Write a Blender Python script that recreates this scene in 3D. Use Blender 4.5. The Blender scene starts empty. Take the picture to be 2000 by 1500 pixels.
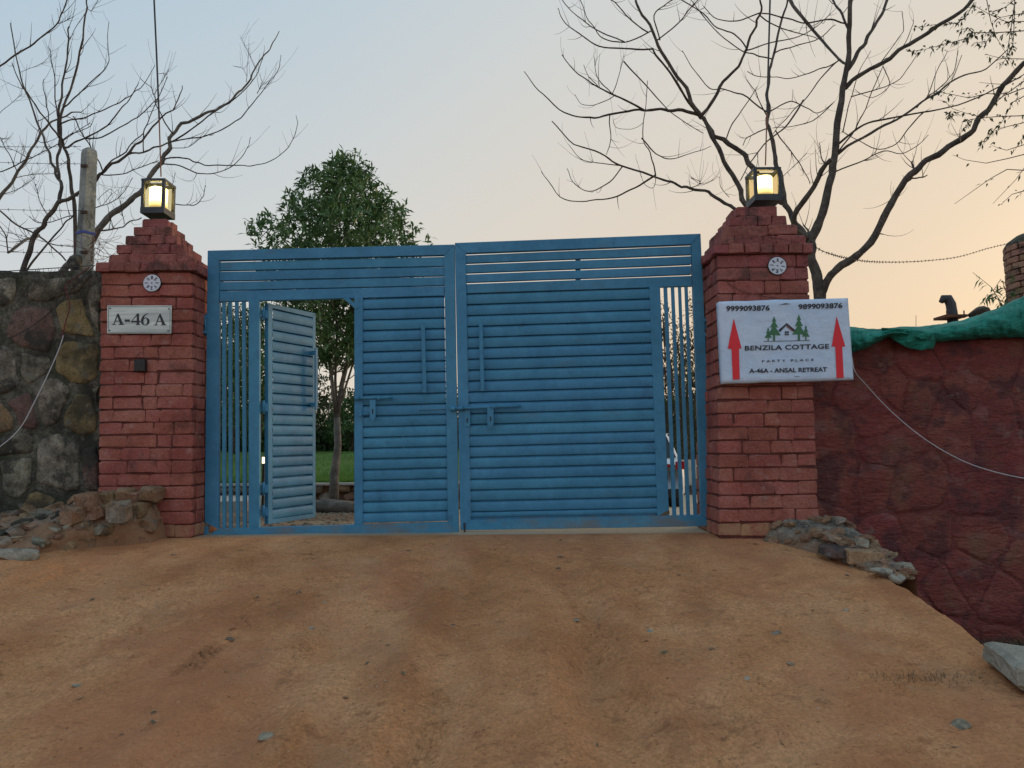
import bpy, math, random
import numpy as np
from mathutils import Vector, Matrix
random.seed(7)
RN = np.random.RandomState(11)
D2R = math.radians
scene = bpy.context.scene
COL = scene.collection

# ------------------------------------------------------------------ camera
F = 1387.0; PITCH = D2R(4.87); ROLL = -0.009
CAM = Vector((0.0, -6.0, 0.72))
cd = bpy.data.cameras.new('camera'); cam = bpy.data.objects.new('camera', cd); COL.objects.link(cam)
cd.sensor_width = 36; cd.lens = 36 * F / 2000; cd.clip_start = 0.05; cd.clip_end = 2000
cam.matrix_world = Matrix.Translation(CAM) @ Matrix.Rotation(math.pi / 2 + PITCH, 4, 'X') @ Matrix.Rotation(ROLL, 4, 'Z')
scene.camera = cam
# ------------------------------------------------------------------ world
SUN_AZ = D2R(48); SUN_EL = D2R(9)          # azimuth measured from the view direction (+Y) towards +X
world = bpy.data.worlds.new('World'); scene.world = world; world.use_nodes = True
nt = world.node_tree; nt.nodes.clear(); N = nt.nodes.new; L = nt.links.new
def lin(c): return tuple(((v / 255) / 12.92 if v / 255 < 0.04045 else ((v / 255 + 0.055) / 1.055) ** 2.4) for v in c)
def M_(op, a, b=None, clamp=False):
    n = N('ShaderNodeMath'); n.operation = op; n.use_clamp = clamp
    for i, v in enumerate((a, b)):
        if v is None: continue
        if isinstance(v, (int, float)): n.inputs[i].default_value = v
        else: L(v, n.inputs[i])
    return n.outputs[0]
def ramp(v, stops):
    n = N('ShaderNodeValToRGB'); e = n.color_ramp.elements
    for i, (p, c) in enumerate(stops):
        el = e[i] if i < 2 else e.new(p)
        el.position = p; el.color = (*lin(c), 1)
    n.color_ramp.interpolation = 'EASE' if len(stops) == 2 else 'B_SPLINE'
    L(v, n.inputs[0]); return n.outputs[0]
tc = N('ShaderNodeTexCoord'); sp = N('ShaderNodeSeparateXYZ'); L(tc.outputs['Generated'], sp.inputs[0])
hx = M_('MULTIPLY', sp.outputs[0], math.sin(SUN_AZ)); hy = M_('MULTIPLY', sp.outputs[1], math.cos(SUN_AZ))
az = M_('MULTIPLY_ADD', M_('ADD', hx, hy), 0.5); az.node.inputs[2].default_value = 0.5     # 0 away from the sun, 1 towards it
lo = ramp(az, [(0.0, (230, 226, 226)), (0.45, (222, 221, 219)), (0.7, (230, 221, 206)), (0.86, (236, 214, 186)), (1.0, (234, 198, 156))])
hi = ramp(az, [(0.0, (168, 190, 210)), (0.45, (143, 187, 216)), (0.7, (184, 205, 219)), (0.86, (210, 214, 214)), (1.0, (218, 213, 200))])
el = M_('MULTIPLY_ADD', sp.outputs[2], 1.55, clamp=True); el.node.inputs[2].default_value = -0.06
el = M_('POWER', M_('MAXIMUM', el, 0.0), 0.85)
mx = N('ShaderNodeMix'); mx.data_type = 'RGBA'; L(el, mx.inputs[0]); L(lo, mx.inputs[6]); L(hi, mx.inputs[7])
hz_bg = N('ShaderNodeBackground'); L(mx.outputs[2], hz_bg.inputs[0]); hz_bg.inputs[1].default_value = 1.10
sky = N('ShaderNodeTexSky'); sky.sky_type = 'NISHITA'; sky.sun_disc = False
sky.sun_elevation = SUN_EL; sky.sun_rotation = SUN_AZ; sky.dust_density = 4.0; sky.air_density = 1.0
sk_bg = N('ShaderNodeBackground'); L(sky.outputs[0], sk_bg.inputs[0]); sk_bg.inputs[1].default_value = 0.05
ms = N('ShaderNodeMixShader'); ms.inputs[0].default_value = 0.88
L(sk_bg.outputs[0], ms.inputs[1]); L(hz_bg.outputs[0], ms.inputs[2])
wo = N('ShaderNodeOutputWorld'); L(ms.outputs[0], wo.inputs[0])
# ------------------------------------------------------------------ sun (almost set, behind haze)
sl = bpy.data.lights.new('sun', 'SUN'); sl.energy = 0.9; sl.angle = D2R(12); sl.color = (1.0, 0.72, 0.45)
so = bpy.data.objects.new('sun', sl); COL.objects.link(so)
sd = Vector((math.sin(SUN_AZ) * math.cos(SUN_EL), math.cos(SUN_AZ) * math.cos(SUN_EL), math.sin(SUN_EL)))
so.rotation_euler = sd.to_track_quat('Z', 'Y').to_euler()
vs = scene.view_settings; vs.view_transform = 'Standard'; vs.look = 'None'; vs.gamma = 1; vs.use_curve_mapping = False
vs.exposure = 0.0

# ------------------------------------------------------------------ helpers
R3 = cam.matrix_world.to_3x3()
def ray(px, py): return R3 @ Vector(((px - 1000) / F, -(py - 750) / F, -1.0))
def at(px, py, Y):
    d = ray(px, py); return CAM + d * ((Y - CAM.y) / d.y)
def onplane(px, py, p0, n):
    d = ray(px, py); return CAM + d * ((p0 - CAM).dot(n) / d.dot(n))

def new_mesh(name, verts, faces, smooth=False):
    me = bpy.data.meshes.new(name); me.from_pydata([tuple(v) for v in verts], [], faces); me.update()
    if smooth: me.polygons.foreach_set('use_smooth', [True] * len(me.polygons))
    return me
def big_mesh(name, V, Fq, smooth=False):
    me = bpy.data.meshes.new(name); V = np.asarray(V, dtype=np.float32); Fq = np.asarray(Fq, dtype=np.int32)
    n, k = Fq.shape
    me.vertices.add(len(V)); me.vertices.foreach_set('co', V.ravel())
    me.loops.add(n * k); me.loops.foreach_set('vertex_index', Fq.ravel())
    me.polygons.add(n); me.polygons.foreach_set('loop_start', np.arange(0, n * k, k, dtype=np.int32))
    me.polygons.foreach_set('loop_total', np.full(n, k, dtype=np.int32))
    if smooth: me.polygons.foreach_set('use_smooth', np.ones(n, dtype=bool))
    me.update(calc_edges=True); return me
def link(name, me, mat, parent=None, loc=None, kind=None):
    o = bpy.data.objects.new(name, me); COL.objects.link(o)
    if mat and me and len(me.materials) == 0: me.materials.append(mat)
    if parent is not None:
        o.parent = parent; w = parent.matrix_world if False else None
        base = Vector(parent['_w']) if '_w' in parent else Vector((0, 0, 0))
        o.location = (Vector(loc) if loc is not None else Vector((0, 0, 0))) - base
        o['_w'] = tuple(loc) if loc is not None else (0.0, 0.0, 0.0)
    else:
        if loc is not None: o.location = loc
        o['_w'] = tuple(loc) if loc is not None else (0.0, 0.0, 0.0)
    if kind: o['kind'] = kind
    return o
def thing(name, label, cat, loc=(0, 0, 0), group=None):
    o = bpy.data.objects.new(name, None); COL.objects.link(o); o.location = loc; o['_w'] = tuple(loc); o.empty_display_size = 0.1
    o['label'] = label; o['category'] = cat
    if group: o['group'] = group
    return o
def tag(o, label, cat, group=None):
    o['label'] = label; o['category'] = cat
    if group: o['group'] = group
    return o
def box_vf(x0, x1, y0, y1, z0, z1):
    v = [(x, y, z) for x in (x0, x1) for y in (y0, y1) for z in (z0, z1)]
    f = [(0, 1, 3, 2), (4, 6, 7, 5), (0, 4, 5, 1), (2, 3, 7, 6), (0, 2, 6, 4), (1, 5, 7, 3)]
    return v, f
class MB:
    def __init__(s): s.v = []; s.f = []
    def add(s, v, f):
        b = len(s.v); s.v += [tuple(p) for p in v]; s.f += [tuple(i + b for i in q) for q in f]; return s
    def box(s, *a): return s.add(*box_vf(*a))
    def tube(s, pts, rad, sides=6, cap=True):
        pts = [Vector(p) for p in pts]; n = len(pts)
        if not hasattr(rad, '__len__'): rad = [rad] * n
        b = len(s.v); prev = None
        for i, p in enumerate(pts):
            t = (pts[min(i + 1, n - 1)] - pts[max(i - 1, 0)])
            t = t.normalized() if t.length > 1e-9 else Vector((0, 0, 1))
            if prev is None:
                a = Vector((0, 0, 1)) if abs(t.z) < 0.9 else Vector((1, 0, 0)); u = t.cross(a).normalized()
            else:
                u = (prev - t * prev.dot(t)); u = u.normalized() if u.length > 1e-6 else t.orthogonal().normalized()
            prev = u; w = t.cross(u)
            for k in range(sides):
                an = 2 * math.pi * k / sides; s.v.append(tuple(p + (u * math.cos(an) + w * math.sin(an)) * rad[i]))
        for i in range(n - 1):
            for k in range(sides):
                a = b + i * sides + k; c = b + i * sides + (k + 1) % sides
                s.f.append((a, c, c + sides, a + sides))
        if cap:
            s.f.append(tuple(b + k for k in range(sides))[::-1]); s.f.append(tuple(b + (n - 1) * sides + k for k in range(sides)))
        return s
    def lathe(s, prof, c, sides=20, axis='Z'):
        b = len(s.v); c = Vector(c)
        for r, h in prof:
            for k in range(sides):
                a = 2 * math.pi * k / sides; q = (r * math.cos(a), r * math.sin(a), h)
                if axis == 'Y': q = (q[0], q[2], q[1])
                if axis == 'X': q = (q[2], q[0], q[1])
                s.v.append(tuple(c + Vector(q)))
        for i in range(len(prof) - 1):
            for k in range(sides):
                a = b + i * sides + k; d = b + i * sides + (k + 1) % sides; s.f.append((a, d, d + sides, a + sides))
        return s
    def build(s, name, mat, parent=None, smooth=False, loc=None, kind=None):
        return link(name, new_mesh(name, s.v, s.f, smooth), mat, parent, loc, kind)

def vnoise(x, y, seed=0):            # smooth 2-D value noise, vectorised, 0..1
    x = np.asarray(x, float); y = np.asarray(y, float)
    xi = np.floor(x).astype(np.int64); yi = np.floor(y).astype(np.int64); fx = x - xi; fy = y - yi
    def h(a, b):
        n = (a * 374761393 + b * 668265263 + seed * 974634777) & 0xffffffff
        n = ((n ^ (n >> 13)) * 1274126177) & 0xffffffff
        return ((n ^ (n >> 16)) & 0xffff) / 65535.0
    u = fx * fx * (3 - 2 * fx); v = fy * fy * (3 - 2 * fy)
    return (h(xi, yi) * (1 - u) + h(xi + 1, yi) * u) * (1 - v) + (h(xi, yi + 1) * (1 - u) + h(xi + 1, yi + 1) * u) * v
def fbm(x, y, oct=4, seed=0):
    s = 0; a = 0.5
    for o in range(oct): s = s + a * vnoise(np.asarray(x) * 2 ** o, np.asarray(y) * 2 ** o, seed + o); a *= 0.5
    return s

# ------------------------------------------------------------------ materials
def material(name, base, var=0.15, nscale=6.0, rough=0.8, bump=0.3, bscale=40.0, bdist=0.01, obj_var=0.0, metal=0.0,
             stains=(), spec=0.5, wave=None, fine=None, stretch=None, emis=None, trans=0.0):
    """base: list of linear colours blended by noise; stains: (colour, noise scale, threshold, softness, amount, stretch)"""
    m = bpy.data.materials.new(name); m.use_nodes = True; t = m.node_tree; nn = t.nodes.new; ll = t.links.new
    p = t.nodes['Principled BSDF']; geo = nn('ShaderNodeNewGeometry')
    vec = geo.outputs['Position']
    if stretch:
        mp = nn('ShaderNodeMapping'); mp.inputs['Scale'].default_value = stretch; ll(vec, mp.inputs[0]); vec = mp.outputs[0]
    def noise(sc, det=5, rg=0.6, vv=None):
        n = nn('ShaderNodeTexNoise'); n.inputs['Scale'].default_value = sc; n.inputs['Detail'].default_value = det
        n.inputs['Roughness'].default_value = rg; ll(vv or vec, n.inputs['Vector']); return n.outputs['Fac']
    def mixc(fac, a, b, mode='MIX'):
        n = nn('ShaderNodeMix'); n.data_type = 'RGBA'; n.blend_type = mode
        for i, v in ((0, fac), (6, a), (7, b)):
            if isinstance(v, (int, float)): n.inputs[i].default_value = v
            elif isinstance(v, tuple): n.inputs[i].default_value = (*v[:3], 1)
            else: ll(v, n.inputs[i])
        return n.outputs[2]
    r = nn('ShaderNodeValToRGB'); e = r.color_ramp.elements; k = len(base)
    for i, c in enumerate(base):
        pos = 0.38 + 0.24 * (i / max(1, k - 1)); el_ = e[i] if i < 2 else e.new(pos); el_.position = pos; el_.color = (*c, 1)
    if k == 1: e[1].color = (*base[0], 1)
    ll(noise(nscale), r.inputs[0]); col = r.outputs[0]
    if fine:
        mr = nn('ShaderNodeMapRange'); mr.inputs[1].default_value = 0.36; mr.inputs[2].default_value = 0.64
        mr.inputs[3].default_value = 1 - fine[1]; mr.inputs[4].default_value = 1 + fine[1]; ll(noise(fine[0], 6, 0.7), mr.inputs[0])
        vm = nn('ShaderNodeVectorMath'); vm.operation = 'SCALE'; ll(col, vm.inputs[0]); ll(mr.outputs[0], vm.inputs['Scale']); col = vm.outputs[0]
    for (sc_col, sc, th, soft, amt, st) in stains:
        vv = geo.outputs['Position']
        if st: mp = nn('ShaderNodeMapping'); mp.inputs['Scale'].default_value = st; ll(vv, mp.inputs[0]); vv = mp.outputs[0]
        mr = nn('ShaderNodeMapRange'); mr.inputs[1].default_value = th; mr.inputs[2].default_value = th + soft * .6; mr.inputs[4].default_value = amt
        ll(noise(sc, 6, 0.65, vv), mr.inputs[0]); col = mixc(mr.outputs[0], col, sc_col)
    if obj_var:
        oi = nn('ShaderNodeObjectInfo'); hs = nn('ShaderNodeHueSaturation'); mr = nn('ShaderNodeMapRange')
        mr.inputs[3].default_value = 1 - obj_var; mr.inputs[4].default_value = 1 + obj_var
        ll(oi.outputs['Random'], mr.inputs[0]); ll(mr.outputs[0], hs.inputs['Value']); ll(col, hs.inputs['Color'])
        m2 = nn('ShaderNodeMath'); m2.operation = 'MULTIPLY'; m2.inputs[1].default_value = 7.13; ll(oi.outputs['Random'], m2.inputs[0])
        m3 = nn('ShaderNodeMath'); m3.operation = 'FRACT'; ll(m2.outputs[0], m3.inputs[0])
        mr2 = nn('ShaderNodeMapRange'); mr2.inputs[3].default_value = 0.5 - obj_var * 0.08; mr2.inputs[4].default_value = 0.5 + obj_var * 0.08
        ll(m3.outputs[0], mr2.inputs[0]); ll(mr2.outputs[0], hs.inputs['Hue']); col = hs.outputs[0]
    ll(col, p.inputs['Base Color']); p.inputs['Roughness'].default_value = rough; p.inputs['Metallic'].default_value = metal
    p.inputs['Specular IOR Level'].default_value = spec
    if bump:
        b = nn('ShaderNodeBump'); b.inputs['Strength'].default_value = bump; b.inputs['Distance'].default_value = bdist
        ll(noise(bscale, 8, 0.65), b.inputs['Height']); last = b
        b2 = nn('ShaderNodeBump'); b2.inputs['Strength'].default_value = bump * 0.7; b2.inputs['Distance'].default_value = bdist * 0.35
        ll(noise(bscale * 5, 4, 0.6), b2.inputs['Height']); ll(b.outputs[0], b2.inputs['Normal']); ll(b2.outputs[0], p.inputs['Normal'])
    if emis:
        p.inputs['Emission Color'].default_value = (*emis[0], 1); p.inputs['Emission Strength'].default_value = emis[1]
    if trans:
        tr = nn('ShaderNodeBsdfTranslucent'); ll(col, tr.inputs[0]); ms_ = nn('ShaderNodeMixShader'); ms_.inputs[0].default_value = trans
        ll(p.outputs[0], ms_.inputs[1]); ll(tr.outputs[0], ms_.inputs[2]); ll(ms_.outputs[0], t.nodes['Material Output'].inputs[0])
    return m
soot = (0.035, 0.028, 0.026)
MAT = {}
MAT['brick'] = material('painted_brick', [(0.27, 0.075, 0.055), (0.34, 0.100, 0.074), (0.39, 0.14, 0.108)], nscale=3, rough=0.85, bump=1.0, bscale=22, bdist=0.016,
    obj_var=0.06, fine=(60, 0.22), stains=[(soot, 3.5, 0.58, 0.16, 0.45, None), ((0.40, 0.20, 0.12), 5, 0.60, 0.12, 0.35, None), ((0.42, 0.30, 0.27), 9, 0.60, 0.1, 0.3, None)])
MAT['brick_top'] = material('sooty_painted_brick', [(0.26, 0.075, 0.066), (0.34, 0.115, 0.10)], nscale=6, rough=0.88, bump=1, bscale=22, bdist=0.016,
    obj_var=0.12, fine=(60, 0.25), stains=[(soot, 5.0, 0.50, 0.20, 0.65, None)])
MAT['brick_base'] = material('dusty_painted_brick', [(0.31, 0.10, 0.07), (0.37, 0.15, 0.10)], nscale=7, rough=0.95, bump=0.9, bscale=26, bdist=0.010,
    obj_var=0.12, fine=(60, 0.25), stains=[((0.42, 0.24, 0.13), 4.0, 0.45, 0.2, 0.8, None)])
MAT['joint'] = material('painted_mortar', [(0.09, 0.027, 0.022), (0.15, 0.043, 0.034)], nscale=8, rough=0.95, bump=1, bscale=40)
MAT['maroon'] = material('maroon_painted_stone', [(0.165, 0.028, 0.024), (0.21, 0.038, 0.031), (0.24, 0.062, 0.045)], nscale=2.2, rough=0.66, bump=1.0, bscale=8, bdist=0.045, stretch=(.6, 1, 1.4),
    obj_var=0.07, fine=(45, 0.25), stains=[((0.20, 0.085, 0.05), 2.6, 0.55, 0.15, 0.7, None), ((0.075, 0.016, 0.022), 3.2, 0.52, 0.14, 0.75, None), ((0.085, 0.018, 0.02), 14, 0.58, 0.12, 0.6, (.5, 1, 1.3)), ((0.29, 0.15, 0.14), 5.5, 0.57, 0.18, 0.4, (.7, 1, 1.2)), ((0.24, 0.21, 0.18), 7, .64, .08, .3, None)])
MAT['maroon_joint'] = material('maroon_painted_mortar', [(0.15, 0.027, 0.023), (0.20, 0.036, 0.030)], nscale=3, rough=0.66, bump=1.0, bscale=8, bdist=0.045, stretch=(.6, 1, 1.4), fine=(40, .25), stains=[((0.20, 0.085, 0.05), 2.6, 0.55, 0.15, 0.7, None), ((0.075, 0.016, 0.022), 3.2, 0.52, 0.14, 0.75, None), ((0.085, 0.018, 0.02), 14, 0.58, 0.12, 0.6, (.5, 1, 1.3)), ((0.29, 0.15, 0.14), 5.5, 0.57, 0.18, 0.4, (.7, 1, 1.2)), ((0.24, 0.21, 0.18), 7, .64, .08, .3, None)])
MAT['mortar'] = material('mossy_dark_mortar', [(0.055, 0.052, 0.039), (0.105, 0.098, 0.074), (0.17, 0.158, 0.122)], nscale=7, rough=1, bump=1, bscale=30, bdist=0.03,
    fine=(50, .5), stains=[((0.05, 0.06, 0.028), 5, .52, .15, .7, None), ((0.032, 0.033, 0.025), 2.4, .48, .20, .8, None), ((0.20, 0.195, 0.165), 6.5, .57, .1, .55, None)])
MAT['stone_grey'] = material('grey_rubble_stone', [(0.11, 0.095, 0.07), (0.19, 0.165, 0.12), (0.28, 0.25, 0.19)], nscale=9, rough=.95, bump=1, bscale=24, bdist=.025, obj_var=.22, fine=(60, .4),
    stains=[((0.032, 0.033, 0.025), 2.4, .48, .20, .8, None), ((0.20, 0.195, 0.165), 6.5, .57, .1, .55, None), ((0.03, 0.03, 0.025), 5, .53, .12, .8, None), ((0.34, 0.33, 0.29), 14, .62, .1, .5, None)])
MAT['stone_ochre'] = material('ochre_sandstone', [(0.22, 0.15, 0.07), (0.29, 0.20, 0.095), (0.34, 0.26, 0.15)], nscale=7, rough=.95, bump=1, bscale=22, bdist=.02, obj_var=.18, fine=(70, .3),
    stains=[((0.032, 0.033, 0.025), 2.4, .48, .20, .8, None), ((0.20, 0.195, 0.165), 6.5, .57, .1, .55, None), ((0.06, 0.05, 0.035), 6, .60, .14, .7, None)])
MAT['stone_brown'] = material('brown_purple_stone', [(0.10, 0.058, 0.048), (0.18, 0.105, 0.085)], nscale=7, rough=.9, bump=1, bscale=22, bdist=.02, obj_var=.2, fine=(60, .35),
    stains=[((0.032, 0.033, 0.025), 2.4, .48, .20, .8, None), ((0.20, 0.195, 0.165), 6.5, .57, .1, .55, None), ((0.03, 0.03, 0.025), 5, .5, .12, .8, None), ((0.25, 0.23, 0.2), 11, .66, .1, .5, None)])
MAT['rubble'] = material('dusty_rubble', [(0.15, 0.12, 0.09), (0.25, 0.20, 0.15), (0.33, 0.28, 0.22)], nscale=7, rough=.95, bump=1, bscale=26, bdist=.02, obj_var=.25, fine=(60, .3),
    stains=[((0.36, 0.19, 0.09), 5, .52, .14, .7, None), ((0.05, 0.05, 0.045), 8, .6, .1, .7, None)])
MAT['rubble_dusty'] = material('earth_covered_masonry', [(0.22, 0.13, 0.075), (0.33, 0.20, 0.12)], nscale=5, rough=1, bump=1, bscale=22, bdist=.02, obj_var=.15, fine=(60, .3),
    stains=[((0.12, 0.11, 0.09), 5, .55, .12, .7, None), ((0.10, 0.055, 0.035), 7, .6, .1, .6, None)])
MAT['slab'] = material('pale_grey_slab', [(0.26, 0.235, 0.185), (0.38, 0.345, 0.28)], nscale=6, rough=.9, bump=1, bscale=18, bdist=.015, fine=(50, .2),
    stains=[((0.10, 0.09, 0.07), 6, .58, .1, .6, None)])
blue = (0.062, 0.225, 0.385)
MAT['blue'] = material('blue_enamel_paint', [(0.044, 0.205, 0.355), (0.062, 0.252, 0.42)], nscale=3, rough=0.55, spec=.4, bump=0.25, bscale=30, bdist=.004, obj_var=.05,
    fine=(18, .08), stains=[((0.12, 0.12, 0.115), 3, .60, .2, .30, (1, 1, 3)), ((0.035, 0.12, 0.22), 5, .62, .12, .5, None)])
MAT['blue_low'] = material('dusty_blue_paint', [(0.038, 0.22, 0.385), (0.07, 0.24, 0.37)], nscale=3, rough=0.6, bump=0.3, bscale=30, bdist=.004,
    fine=(18, .1), stains=[((0.20, 0.15, 0.11), 2.5, .47, .25, .6, (1, 1, 2.5))])
MAT['weld'] = material('pale_blue_scratched_paint', [(0.14, 0.33, 0.47)], rough=.5, bump=0)
MAT['dark'] = material('black_plastic', [(0.012, 0.012, 0.013)], rough=.5, bump=0)
MAT['steel'] = material('brushed_steel_plate', [(0.32, 0.35, 0.34), (0.50, 0.53, 0.51)], nscale=2.5, rough=.33, metal=.85, bump=.15, bscale=40, bdist=.002, stretch=(1, 1, 12))
MAT['white'] = material('white_enamel', [(0.62, 0.66, 0.76), (0.70, 0.73, 0.80)], rough=.4, bump=0)
MAT['banner'] = material('white_flex_banner', [(0.56, 0.69, 0.88), (0.64, 0.75, 0.92)], nscale=4, rough=.45, bump=.5, bscale=7, bdist=.03, fine=(12, .04))
MAT['ink'] = material('black_ink', [(0.022, 0.022, 0.028)], rough=.5, bump=0)
MAT['ink_red'] = material('red_ink', [(0.80, 0.02, 0.035)], rough=.5, bump=0)
MAT['ink_green'] = material('green_ink', [(0.045, 0.17, 0.075)], rough=.5, bump=0)
MAT['ink_brown'] = material('brown_red_ink', [(0.30, 0.07, 0.05)], rough=.5, bump=0)
MAT['lamp_frame'] = material('dark_grey_lamp_metal', [(0.035, 0.042, 0.05), (0.055, 0.062, 0.07)], nscale=10, rough=.5, bump=.2, spec=.4)
MAT['concrete'] = material('weathered_concrete', [(0.22, 0.24, 0.23), (0.34, 0.36, 0.34)], nscale=6, rough=.95, bump=1, bscale=25, bdist=.015, fine=(50, .2),
    stains=[((0.06, 0.06, 0.055), 5, .6, .1, .7, (1, 1, .4))])
MAT['bark'] = material('grey_brown_bark', [(0.055, 0.042, 0.034), (0.12, 0.095, 0.075)], nscale=8, rough=.9, bump=.7, bscale=30, bdist=.01, fine=(40, .3))
MAT['bark_pale'] = material('pale_grey_bark', [(0.11, 0.095, 0.08), (0.21, 0.185, 0.155)], nscale=7, rough=.9, bump=.7, bscale=26, bdist=.01, fine=(40, .3))
MAT['twig'] = material('dark_twig', [(0.05, 0.035, 0.028), (0.085, 0.06, 0.048)], rough=.9, bump=0)
MAT['leaf'] = material('glossy_green_leaf', [(0.06, 0.12, 0.04), (0.10, 0.19, 0.06), (0.19, 0.29, 0.11)], nscale=2.5, rough=.42, bump=0, trans=.3)
MAT['leaf_dark'] = material('dark_green_leaf', [(0.055, 0.11, 0.032), (0.10, 0.18, 0.05)], nscale=.8, rough=.6, bump=0, trans=.25)
MAT['leaf_dim'] = material('dull_olive_leaf', [(0.04, 0.045, 0.02), (0.07, 0.08, 0.03)], nscale=.8, rough=.7, bump=0, trans=.25)
MAT['net'] = material('green_shade_net', [(0.010, 0.23, 0.175), (0.02, 0.34, 0.26)], nscale=5, rough=.6, bump=1, bscale=13, bdist=.05, stretch=(.3, 1, 1), fine=(80, .2), stains=[((0.02, 0.06, 0.05), 6, .58, .12, .6, None)])
MAT['cable_white'] = material('white_cable', [(0.55, 0.55, 0.58)], rough=.5, bump=0)
MAT['cable_black'] = material('black_cable', [(0.02, 0.02, 0.022)], rough=.5, bump=0)
MAT['cable_red'] = material('red_cable', [(0.16, 0.02, 0.02)], rough=.5, bump=0)
MAT['copper'] = material('copper_brown_cable', [(0.22, 0.075, 0.035)], rough=.5, bump=0)
MAT['wire'] = material('rusty_wire', [(0.05, 0.03, 0.022), (0.09, 0.05, 0.035)], rough=.8, bump=0)
MAT['lawn'] = material('lawn_green', [(0.08, 0.16, 0.028), (0.12, 0.22, 0.04)], nscale=1.5, rough=1, bump=1, bscale=60, bdist=.03, fine=(30, .25))
MAT['grass'] = material('grass_blade', [(0.10, 0.21, 0.035), (0.15, 0.28, 0.05)], nscale=2, rough=.8, bump=0, trans=.3)
MAT['dry_grass'] = material('dry_grass_blade', [(0.09, 0.07, 0.045), (0.17, 0.13, 0.075)], nscale=9, rough=.9, bump=0)
MAT['kerb'] = material('pale_kerb_stone', [(0.42, 0.38, 0.32), (0.55, 0.50, 0.43)], nscale=5, rough=.9, bump=.6, bscale=25)
MAT['car'] = material('white_car_paint', [(0.84, 0.87, 0.90)], rough=.45, bump=0)
MAT['glass_dark'] = material('dark_car_glass', [(0.02, 0.03, 0.03)], rough=.08, bump=0)
MAT['tyre'] = material('black_rubber', [(0.015, 0.015, 0.015)], rough=.8, bump=0)
MAT['taillight'] = material('red_tail_light', [(0.35, 0.012, 0.015)], rough=.15, bump=0)
MAT['rim'] = material('silver_rim', [(0.4, 0.4, 0.42)], rough=.3, metal=.9, bump=0)
MAT['rust'] = material('rusty_iron', [(0.10, 0.04, 0.022), (0.17, 0.07, 0.035)], nscale=15, rough=.9, bump=.6)
MAT['pipe'] = material('dark_iron_pipe', [(0.035, 0.035, 0.04), (0.06, 0.058, 0.06)], nscale=9, rough=.6, bump=.4)
MAT['mudbrick'] = material('weathered_clay_brick', [(0.22, 0.12, 0.085), (0.33, 0.18, 0.12)], nscale=6, rough=.95, bump=.9, bscale=26, obj_var=.25, fine=(50, .3), stains=[((0.05, 0.04, 0.035), 5, .55, .12, .7, None)])
MAT['loose_brick'] = material('loose_tan_brick', [(0.30, 0.18, 0.10), (0.40, 0.26, 0.15)], nscale=9, rough=.95, bump=1, bscale=30, fine=(50, .3))
MAT['candle'] = material('lit_candle_shade', [(0.85, 0.72, 0.42)], rough=.5, bump=0)
def glow(m, z0, z1, s0, s1):       # shade glows from z0 (dim) to z1 (bright)
    t = m.node_tree; p = t.nodes['Principled BSDF']; g = t.nodes.new('ShaderNodeTexCoord'); s = t.nodes.new('ShaderNodeSeparateXYZ')
    t.links.new(g.outputs['Object'], s.inputs[0]); mr = t.nodes.new('ShaderNodeMapRange'); mr.interpolation_type = 'SMOOTHSTEP'
    mr.inputs[1].default_value = z0; mr.inputs[2].default_value = z1; mr.inputs[3].default_value = s0; mr.inputs[4].default_value = s1
    t.links.new(s.outputs[2], mr.inputs[0]); t.links.new(mr.outputs[0], p.inputs['Emission Strength']); p.inputs['Emission Color'].default_value = (1, .80, .36, 1)
glow(MAT['candle'], 0.03, 0.15, .25, 6.5)
MAT['bulb'] = material('lit_garden_lamp', [(0.9, 0.8, 0.6)], rough=.5, bump=0, emis=((1, .8, .5), 2.5))
MAT['glass'] = bpy.data.materials.new('lamp_glass'); MAT['glass'].use_nodes = True
_p = MAT['glass'].node_tree.nodes['Principled BSDF']; _p.inputs['Roughness'].default_value = .03; _p.inputs['Transmission Weight'].default_value = 1; _p.inputs['IOR'].default_value = 1.05; _p.inputs['Base Color'].default_value = (1, .90, .66, 1)  # amber base colour paints the candle's reflection into the panes

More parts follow.
